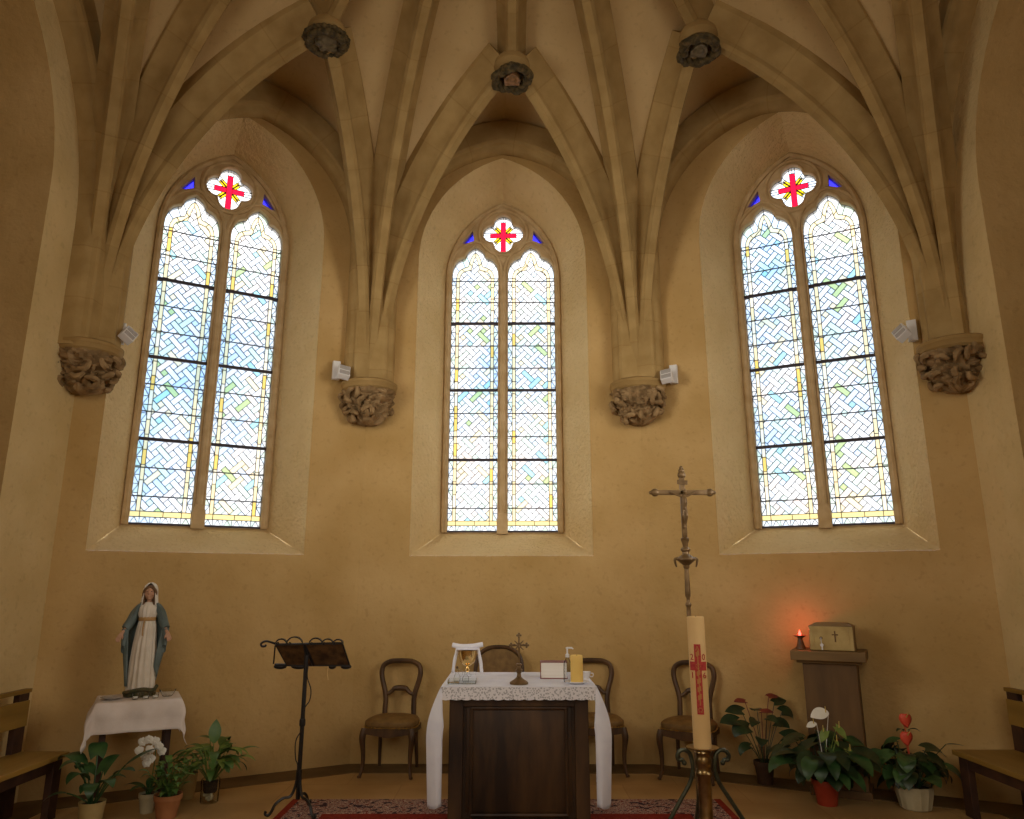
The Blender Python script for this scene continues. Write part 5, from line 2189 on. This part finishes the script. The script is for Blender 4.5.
# mantle hanging from the shoulders over both forearms, open at the front
mb = MB()
rows = []
m = 34
for k in range(m + 1):
    f = k / m
    row = []
    for j in range(61):
        g = -1 + 2 * j / 60             # -1 one front edge, 0 the back, +1 the other front edge
        sgn = 1 if g > 0 else -1
        ag = abs(g)
        hem = 0.075 + (0.0 if g < 0 else 0.11) * ag ** 2 + (0.12 if g > 0 else 0.0) * max(0, ag - 0.8) * 2
        z = 0.672 - (0.672 - hem) * f
        # half-width grows from shoulder to wrist, then falls in
        wv = 0.088 + 0.075 * math.sin(min(1, f / 0.36) * PI / 2) - 0.055 * max(0, (f - 0.42)) / 0.58
        th = PI / 2 - 0.0 + g * PI * (0.72 - 0.05 * f)      # angle from the back (+y)
        fold = 1 + 0.07 * math.sin(g * 22 + f * 3) * min(1, f * 2)
        dy = 0.064 + 0.018 * f
        x = -wv * fold * math.cos(th) if True else 0
        y = dy * fold * math.sin(th) - 0.012 * f * ag
        if f < 0.08:
            q = f / 0.08
            x *= 0.62 + 0.38 * q
            y *= 0.8 + 0.2 * q
        row.append((x, y + 0.004, z + (0.022 * (1 - min(1, f / 0.1)))))
    rows.append(row)
mb.grid(rows)
o = mb.build('mantle', M['mantle'], st, sharp=80)
so = o.modifiers.new('cloth', 'SOLIDIFY'); so.thickness = 0.007; so.offset = 1
for sx in (-1, 1):
    mb = MB()
    pts = spline([(sx * 0.060, 0.004, 0.655), (sx * 0.10, 0.003, 0.605), (sx * 0.128, -0.012, 0.54), (sx * 0.156, -0.038, 0.492)], 5)
    mb.tube(pts, [0.032 + 0.006 * math.sin(PI * i / 15) for i in range(16)], 12)
    rows = []
    for k in range(9):
        f = k / 8
        rows.append([(sx * (0.155 + 0.028 * math.cos(a) * (1 - 0.5 * f)) + sx * 0.004 * f, -0.034 + 0.024 * math.sin(a) * (1 - 0.4 * f), 0.49 - 0.15 * f * (1 + 0.2 * math.sin(a))) for a in [2 * PI * j / 16 for j in range(16)]])
    mb.grid(rows, closed=True)
    mb.build('sleeve', M['mantle'], st, sharp=70)
# veil over the hair, falling to the shoulders
mb = MB()
rows = []
for k in range(15):
    f = k / 14
    row = []
    for j in range(33):
        g = -1 + 2 * j / 32
        th = PI / 2 + g * PI * (1.0 - 0.26 * min(1.0, f / 0.36))
        if f < 0.5:
            ph = f / 0.5 * PI / 2
            r = math.sin(ph)
            x, y, z = -0.054 * r * math.cos(th), 0.055 * r * math.sin(th) + 0.002, 0.775 + 0.058 * math.cos(ph)
        else:
            q = (f - 0.5) / 0.5
            w = 0.054 + 0.014 * q + 0.006 * math.sin(g * 9) * q
            x, y, z = -w * math.cos(th), (0.055 + 0.004 * q) * math.sin(th) + 0.002, 0.775 - 0.115 * q
        row.append((x, y, z))
    rows.append(row)
mb.grid(rows)
o = mb.build('veil', M['veil'], st, sharp=80)
so = o.modifiers.new('cloth', 'SOLIDIFY'); so.thickness = 0.005; so.offset = 1

trot = Matrix.Rotation(TRZ, 3, 'Z')


def votive(label, x, y, r, h, material='clear'):
    p = TC + trot @ Vector((x, y, 0))
    t = thing('votive_glass', label, 'candle glass', (p.x, p.y, TZ), 0, 'small glasses on the statue\'s table')
    mb = MB()
    mb.lathe([(r * 0.8, 0), (r * 0.86, 0.003), (r, h), (r * 0.9, h), (r * 0.75, 0.008), (0, 0.007)], 18, capt=False)
    mb.build('glass_cup', M[material], t)
    mb = MB()
    mb.lathe([(r * 0.72, 0.008), (r * 0.74, h * 0.45), (0, h * 0.45)], 16, capt=False)
    mb.build('candle_wax', M['porcelain'], t)
    return t


votive('small glass candle cup in front of the statue\'s base', -0.03, -0.155, 0.024, 0.042)
votive('small glass candle cup, second from the statue\'s base along the cloth edge', 0.04, -0.165, 0.024, 0.042)
votive('small glass candle cup, third from the statue\'s base along the cloth edge', 0.105, -0.155, 0.024, 0.042)
p = TC + trot @ Vector((0.19, -0.09, 0))
t = thing('glass_bowl', 'clear glass bowl at the window-wall corner of the statue\'s table', 'bowl', (p.x, p.y, TZ))
mb = MB()
mb.lathe([(0.03, 0), (0.036, 0.004), (0.056, 0.038), (0.06, 0.05), (0.055, 0.05), (0.048, 0.034), (0.03, 0.009), (0, 0.008)], 24, capt=False)
mb.build('bowl_body', M['clear'], t)
p = TC + trot @ Vector((-0.185, -0.08, 0))
t = thing('silver_dish', 'shallow grey dish on the bench side of the statue\'s table', 'dish', (p.x, p.y, TZ))
mb = MB()
mb.lathe([(0.04, 0), (0.05, 0.004), (0.074, 0.014), (0.076, 0.018), (0.07, 0.017), (0.045, 0.008), (0, 0.007)], 26, capt=False)
mb.build('dish_body', M['lampglass'], t)


# ------------------------------------------------------------------ potted plants
def blade(mb, base, az, length, width, rise, droop, shape='lance', stem=0.0, stem_el=1.1, fold=0.25, sr=0.0035, twist=0.0, mi_leaf=0, mi_stem=0, face=0.0):
    """a leaf on its stalk: stalk from base, then a blade that arches over"""
    base = Vector(base)
    d = Vector((math.cos(az), math.sin(az), 0))
    side = Vector((-math.sin(az), math.cos(az), 0))
    twist += face * math.cos(az)      # leaves turn towards the light of the nave
    start = base
    if stem > 0:
        e = base + (d * math.cos(stem_el) + Vector((0, 0, 1)) * math.sin(stem_el)) * stem
        mid = base.lerp(e, 0.5) + Vector((0, 0, stem * 0.06))
        mb.tube(spline([base, mid, e], 4), sr, 5, mi=mi_stem)
        start = e
    n = 9
    rows = []
    pos = start.copy()
    el = rise
    step = length / n
    for i in range(n + 1):
        f = i / n
        if shape == 'heart':
            w = width * (math.sin(PI * min(1, f * 0.86 + 0.14)) ** 0.75) * (1.05 - 0.45 * f)
            back = -0.22 * length * max(0, 0.25 - f) / 0.25
        else:
            w = width * math.sin(PI * (0.04 + 0.96 * f)) ** 0.8 * (1.08 - 0.25 * f)
            back = 0.0
        if i == n:
            w = 0.0008
        fwd = d * math.cos(el) + Vector((0, 0, 1)) * math.sin(el)
        up = -d * math.sin(el) + Vector((0, 0, 1)) * math.cos(el)
        sd = side * math.cos(twist) + up * math.sin(twist)
        u2 = up * math.cos(twist) - side * math.sin(twist)
        row = []
        for q in (-1, -0.55, 0, 0.55, 1):
            row.append(pos + sd * (w * q) + u2 * (fold * w * abs(q) - 0.12 * w * q * q) + fwd * (back * abs(q)))
        rows.append(row)
        pos = pos + fwd * step
        el -= droop / n
    mb.grid(rows, mi=mi_leaf)
    return pos


def pot(t, kind, r, h, material, name='pot'):
    mb = MB()
    if kind == 'ribbed':
        mb.lathe([(r * 0.72, 0), (r * 0.82, 0.01), (r, h * 0.7), (r * 1.02, h), (r * 0.95, h), (r * 0.9, h * 0.85), (0, h * 0.85)], 40, capt=False, mod=lambda th, i, z: 1 + 0.035 * math.sin(14 * th))
    elif kind == 'rim':
        mb.lathe([(r * 0.70, 0), (r * 0.72, 0.004), (r * 0.94, h * 0.78), (r * 0.95, h * 0.79), (r * 1.02, h * 0.79), (r * 1.04, h), (r * 0.95, h), (r * 0.92, h * 0.88), (0, h * 0.88)], 30, capt=False)
    else:
        mb.lathe([(r * 0.78, 0), (r * 0.8, 0.004), (r, h), (r * 0.94, h), (r * 0.92, h * 0.88), (0, h * 0.88)], 30, capt=False)
    o = mb.build(name, material, t)
    mb = MB()
    mb.lathe([(r * 0.90, h * 0.885), (r * 0.5, h * 0.90), (0, h * 0.905)], 20, capb=False, capt=False)
    mb.build('soil', M['soil'], t)
    return o


def to_cam(p):
    return math.atan2(-p[1], -p[0])


# big-leaved plant by the bench
pos = (-2.845, 5.50, G)
t = thing('leafy_pot_plant', 'large broad-leaved dark green plant in a pot beside the bench end', 'potted plant', pos)
pot(t, 'plain', 0.085, 0.16, M['beigepot'])
rg = random.Random(5)
mb = MB()
for az, ln, w, el, st_, dr, sh in ((R(170), 0.20, 0.085, 1.15, 0.28, 1.9, 'heart'), (R(120), 0.17, 0.07, 1.3, 0.30, 1.5, 'heart'), (R(30), 0.22, 0.05, 0.95, 0.27, 0.5, 'lance'),
                                   (R(-10), 0.17, 0.05, 1.0, 0.22, 1.2, 'lance'), (R(250), 0.17, 0.06, 1.2, 0.20, 2.4, 'heart'), (R(290), 0.18, 0.06, 1.1, 0.14, 2.7, 'heart'),
                                   (R(200), 0.16, 0.04, 0.5, 0.16, 1.2, 'lance'), (R(75), 0.18, 0.06, 1.35, 0.2, 1.4, 'heart'), (R(320), 0.16, 0.05, 0.9, 0.2, 1.6, 'heart'),
                                   (R(150), 0.17, 0.07, 1.2, 0.2, 2.0, 'heart'), (R(225), 0.16, 0.06, 1.25, 0.26, 2.2, 'heart'), (R(270), 0.15, 0.05, 1.3, 0.10, 2.2, 'heart'), (R(20), 0.14, 0.05, 1.2, 0.14, 1.8, 'heart')):
    blade(mb, (0.02 * math.cos(az), 0.02 * math.sin(az), 0.145), az, ln, w, el - 0.3, dr, sh, st_, el, fold=0.2, sr=0.005)
mb.build('foliage', M['leafdark'], t)

# white orchid
pos = (-2.62, 5.83, G)
t = thing('orchid_plant', 'white-flowering orchid in a pale pot under the statue\'s table', 'potted orchid', pos)
pot(t, 'rim', 0.062, 0.13, M['whitepot'])
mb = MB()
for az, ln, w, el, dr in ((R(175), 0.20, 0.035, 0.7, 1.3), (R(-5), 0.16, 0.034, 0.6, 1.2), (R(240), 0.15, 0.035, 0.9, 1.6), (R(300), 0.14, 0.035, 0.8, 1.5), (R(110), 0.16, 0.03, 0.9, 1.2), (R(50), 0.17, 0.03, 0.7, 1.0)):
    blade(mb, (0.01 * math.cos(az), 0.01 * math.sin(az), 0.115), az, ln, w, el, dr, 'lance', 0.03, 1.3, sr=0.006)
mb.build('foliage', M['leafdark'], t)
mb = MB()
sp = spline([(0, 0, 0.12), (0.02, -0.01, 0.26), (0.03, -0.02, 0.40), (0.02, -0.05, 0.475), (-0.02, -0.08, 0.49)], 6)
mb.tube(sp, 0.0035, 6)
sp2 = spline([(0.01, 0, 0.12), (0.045, 0.0, 0.28), (0.07, -0.03, 0.41), (0.06, -0.06, 0.44)], 6)
mb.tube(sp2, 0.003, 6)
mb.build('flower_stem', M['leafmid'], t)
rg = random.Random(12)
for dx, dy, z in ((-0.045, -0.085, 0.485), (0.0, -0.09, 0.50), (0.045, -0.085, 0.49), (0.07, -0.075, 0.455), (0.02, -0.10, 0.435), (-0.015, -0.09, 0.39), (0.03, -0.09, 0.375), (-0.065, -0.08, 0.425), (0.085, -0.05, 0.415), (0.005, -0.095, 0.345)):
    mb = MB()
    tilt = rg.uniform(-0.4, 0.4)
    for k in range(5):
        a = PI / 2 + 2 * PI * k / 5 + tilt
        w, l = (0.022, 0.036) if k in (1, 4) else (0.014, 0.033)
        rows = []
        for i in range(6):
            f = i / 5
            ww = w * math.sin(PI * (0.08 + 0.9 * f)) ** 0.8
            rows.append([(dx + math.cos(a) * l * f - math.sin(a) * ww * q, dy - 0.008 * f + 0.012 * f * f + 0.004 * abs(q), z + math.sin(a) * l * f + math.cos(a) * ww * q) for q in (-1, 0, 1)])
        mb.grid(rows)
    mb.ball((dx, dy - 0.008, z - 0.003), (0.006, 0.007, 0.008), 8, 5)
    mb.build('flower', M['petalwhite'], t)

# terracotta pot with a bushy green plant
pos = (-2.42, 5.70, G)
t = thing('bushy_pot_plant', 'small bushy green plant in an orange terracotta pot', 'potted plant', pos)
pot(t, 'rim', 0.092, 0.155, M['terracotta'])
mb = MB()
rg = random.Random(31)
for i in range(70):
    az = rg.uniform(0, 2 * PI)
    blade(mb, (rg.uniform(-0.03, 0.03), rg.uniform(-0.03, 0.03), 0.135), az, rg.uniform(0.05, 0.09), rg.uniform(0.018, 0.03), rg.uniform(0.3, 1.0), rg.uniform(0.8, 1.8), 'heart', rg.uniform(0.05, 0.24), rg.uniform(0.7, 1.5), sr=0.0022)
mb.build('foliage', M['leafmid'], t)

# beige pot behind
pos = (-2.49, 6.20, G)
t = thing('plain_pot_plant', 'plain beige pot of green leaves against the wall behind the glass jar', 'potted plant', pos)
pot(t, 'plain', 0.066, 0.18, M['beigepot'])
mb = MB()
rg = random.Random(8)
for i in range(12):
    az = rg.uniform(0, 2 * PI)
    blade(mb, (0.01 * math.cos(az), 0.01 * math.sin(az), 0.16), az, rg.uniform(0.10, 0.15), 0.03, rg.uniform(0.4, 1.0), rg.uniform(0.9, 1.6), 'lance', rg.uniform(0.05, 0.14), rg.uniform(0.9, 1.4))
mb.build('foliage', M['leafmid'], t)

# peace lily in a glass jar
pos = (-2.275, 6.09, G)
t = thing('peace_lily', 'arching leafy plant standing in a clear glass jar by the wall', 'potted plant', pos)
mb = MB()
mb.lathe([(0.06, 0), (0.064, 0.005), (0.068, 0.16), (0.064, 0.165), (0.060, 0.16), (0.056, 0.01), (0, 0.009)], 30, capt=False)
mb.build('glass_jar', M['clear'], t)
mb = MB()
rg = random.Random(15)
for i in range(24):
    a, r = rg.uniform(0, 2 * PI), rg.uniform(0.0, 0.04)
    mb.ball((r * math.cos(a), r * math.sin(a), 0.022 + rg.uniform(0, 0.05)), rg.uniform(0.010, 0.016), 8, 5)
mb.build('pebbles', M['whitepot'], t)
mb = MB()
mb.lathe([(0.045, 0.07), (0.055, 0.10), (0.056, 0.145), (0.02, 0.155)], 16, mod=lambda th, i, z: 1 + 0.06 * math.sin(7 * th + z * 60))
mb.build('root_ball', M['soil'], t)
mb = MB()
mb2 = MB()
for i in range(44):
    az = rg.uniform(0, 2 * PI)
    tgt = mb2 if i % 3 == 0 else mb
    blade(tgt, (0.02 * math.cos(az), 0.02 * math.sin(az), 0.145), az, rg.uniform(0.14, 0.21), rg.uniform(0.026, 0.042), rg.uniform(0.2, 0.9), rg.uniform(1.2, 2.0), 'lance', rg.uniform(0.12, 0.27), rg.uniform(0.75, 1.45), sr=0.003)
blade(mb, (0, 0, 0.145), R(105), 0.17, 0.048, 1.5, 0.35, 'lance', 0.27, 1.62, sr=0.0035)
blade(mb, (0, 0, 0.145), R(170), 0.13, 0.032, 0.4, 0.9, 'lance', 0.30, 1.45, sr=0.0035)
mb.build('foliage', M['leafmid'], t)
mb2.build('pale_foliage', M['leafbright'], t)

# --- tabernacle side
pos = (2.075, 6.60, G + 0.006)
t = thing('sparse_anthurium', 'sparse dark-leaved plant in a dark brown pot by the wall', 'potted plant', pos)
pot(t, 'rim', 0.082, 0.175, M['darkpot'])
mb = MB()
for az, st_, el, ln, w, dr in ((R(185), 0.38, 1.05, 0.13, 0.045, 0.7), (R(195), 0.30, 1.2, 0.14, 0.055, 1.6), (R(170), 0.42, 1.25, 0.12, 0.04, 0.6), (R(230), 0.35, 1.35, 0.10, 0.035, 1.3), (R(10), 0.43, 1.15, 0.12, 0.045, 1.9),
                               (R(-15), 0.26, 0.95, 0.14, 0.05, 0.6), (R(200), 0.18, 0.9, 0.12, 0.03, 1.9), (R(300), 0.36, 1.45, 0.10, 0.035, 1.0), (R(20), 0.48, 1.3, 0.11, 0.035, 0.3), (R(90), 0.40, 1.4, 0.12, 0.04, 0.8), (R(250), 0.22, 1.2, 0.10, 0.04, 1.5), (R(340), 0.33, 1.3, 0.11, 0.04, 1.2)):
    blade(mb, (0.02 * math.cos(az), 0.02 * math.sin(az), 0.155), az, ln * 1.15, w * 1.45, 0.2, dr, 'heart', st_, el, sr=0.003, face=0.75)
for i in range(12):
    az = 2 * PI * i / 12
    mb.tube([(0.02 * math.cos(az), 0.02 * math.sin(az), 0.15), (0.05 * math.cos(az), 0.05 * math.sin(az), 0.29)], [0.003, 0.002], 5)
mb.build('foliage', M['leafblack'], t)
for az, st_, el in ((R(190), 0.50, 1.3), (R(330), 0.40, 1.55), (R(15), 0.52, 1.4)):
    mb = MB()
    blade(mb, (0, 0, 0.155), az, 0.10, 0.045, 0.15, 0.4, 'heart', st_, el, sr=0.003, face=0.4)
    mb.build('spathe', M['petaldark'], t)

pos = (2.345, 6.03, G)
t = thing('white_anthurium', 'bushy plant with a white flower in a red pot before the pedestal', 'potted plant', pos)
pot(t, 'rim', 0.098, 0.175, M['redpot'])
mb = MB()
mb2 = MB()
rg = random.Random(21)
for i in range(58):
    az = rg.uniform(0, 2 * PI)
    tgt = mb if rg.random() < 0.62 else mb2
    blade(tgt, (0.03 * math.cos(az), 0.03 * math.sin(az), 0.155), az, rg.uniform(0.14, 0.22), rg.uniform(0.055, 0.085), rg.uniform(-0.4, 0.4), rg.uniform(0.8, 1.7), 'heart', rg.uniform(0.10, 0.34), rg.uniform(0.55, 1.45), sr=0.0035, face=0.4)
for az in (R(-12), R(5), R(190)):
    blade(mb, (0, 0, 0.155), az, 0.20, 0.06, 0.15, 0.5, 'heart', 0.30, 0.75, sr=0.0035)
mb.build('foliage', M['leafblack'], t)
mb2.build('inner_foliage', M['leafdark'], t)
for (x, y, z), az, ln, w, m_, el in (((0.03, -0.10, 0.655), R(175), 0.14, 0.062, 'petalwhite', -0.1), ((-0.06, -0.08, 0.575), R(170), 0.08, 0.032, 'petalwhite', -0.2), ((0.07, -0.12, 0.555), R(-40), 0.10, 0.034, 'leafbright', -0.7),
                                     ((-0.02, -0.14, 0.53), R(200), 0.09, 0.034, 'leafbright', -0.8), ((0.13, -0.14, 0.40), R(-60), 0.09, 0.034, 'leafbright', -0.9), ((0.04, -0.16, 0.47), R(-90), 0.05, 0.015, 'leafbright', -0.5)):
    mb = MB()
    mb.tube(spline([(0, 0, 0.155), (x * 0.4, y * 0.5, z * 0.65), (x, y, z)], 5), 0.003, 5)
    s0 = len(mb.v)
    blade(mb, (x, y, z), az, ln, w, el, 0.35, 'heart', 0.0, fold=0.3, face=0.8) if m_ == 'leafbright' else blade(mb, (x, y, z), az, ln, w * 0.85, el, 0.35, 'lance', 0.0, fold=0.3, face=0.8)
    o = mb.build('spathe', M[m_], t)
    mb = MB()
    d = Vector((math.cos(az), math.sin(az), 0))
    mb.tube([Vector((x, y, z)) + d * 0.02, Vector((x, y, z)) + d * 0.022 + Vector((0, 0, 0.045))], [0.004, 0.003], 6)
    mb.build('spadix', M['spadix'], o)

pos = (2.945, 5.92, G)
t = thing('red_anthurium', 'bushy plant with two red flowers in a pale ribbed pot', 'potted plant', pos)
pot(t, 'ribbed', 0.125, 0.16, M['whitepot'])
mb = MB()
mb2 = MB()
rg = random.Random(44)
for i in range(46):
    az = rg.uniform(0, 2 * PI)
    tgt = mb if rg.random() < 0.6 else mb2
    blade(tgt, (0.03 * math.cos(az), 0.03 * math.sin(az), 0.14), az, rg.uniform(0.12, 0.18), rg.uniform(0.05, 0.08), rg.uniform(-0.5, 0.3), rg.uniform(1.0, 1.9), 'heart', rg.uniform(0.10, 0.32), rg.uniform(0.6, 1.45), sr=0.0035, face=0.4)
blade(mb, (0, 0, 0.14), R(-5), 0.14, 0.025, 0.05, 0.3, 'lance', 0.40, 0.85, sr=0.003)
blade(mb, (0, 0, 0.14), R(185), 0.15, 0.045, -0.2, 0.9, 'heart', 0.30, 0.55, sr=0.003)
blade(mb, (0, 0, 0.5), R(-30), 0.08, 0.03, 0.5, 1.4, 'heart', 0.04, 1.2, sr=0.003)
blade(mb, (-0.02, 0, 0.5), R(200), 0.07, 0.025, 0.5, 1.4, 'heart', 0.04, 1.2, sr=0.003)
mb.build('foliage', M['leafblack'], t)
mb2.build('inner_foliage', M['leafdark'], t)
for (x, y, z), tw in (((-0.035, -0.04, 0.615), 0.2), ((-0.065, -0.09, 0.50), -0.2)):
    mb = MB()
    mb.tube(spline([(0, 0, 0.14), (x * 0.3, y * 0.4, z * 0.6), (x, y + 0.01, z)], 5), 0.0035, 5)
    rows = []
    for i in range(9):
        f = i / 8
        w = 0.052 * (math.sin(PI * min(1, f * 0.86 + 0.14)) ** 0.7) * (1.05 - 0.35 * f)
        rows.append([(x + w * q + tw * 0.02 * f, y - 0.02 - 0.02 * (1 - q * q), z + 0.045 - 0.10 * f) for q in (-1, -0.5, 0, 0.5, 1)])
    mb.grid(rows)
    o = mb.build('spathe', M['petalred'], t)
    so = o.modifiers.new('petal', 'SOLIDIFY'); so.thickness = 0.002
    mb = MB()
    mb.tube([(x, y - 0.035, z + 0.02), (x + 0.008, y - 0.06, z + 0.05)], [0.005, 0.003], 6)
    mb.build('spadix', M['spadix'], o)
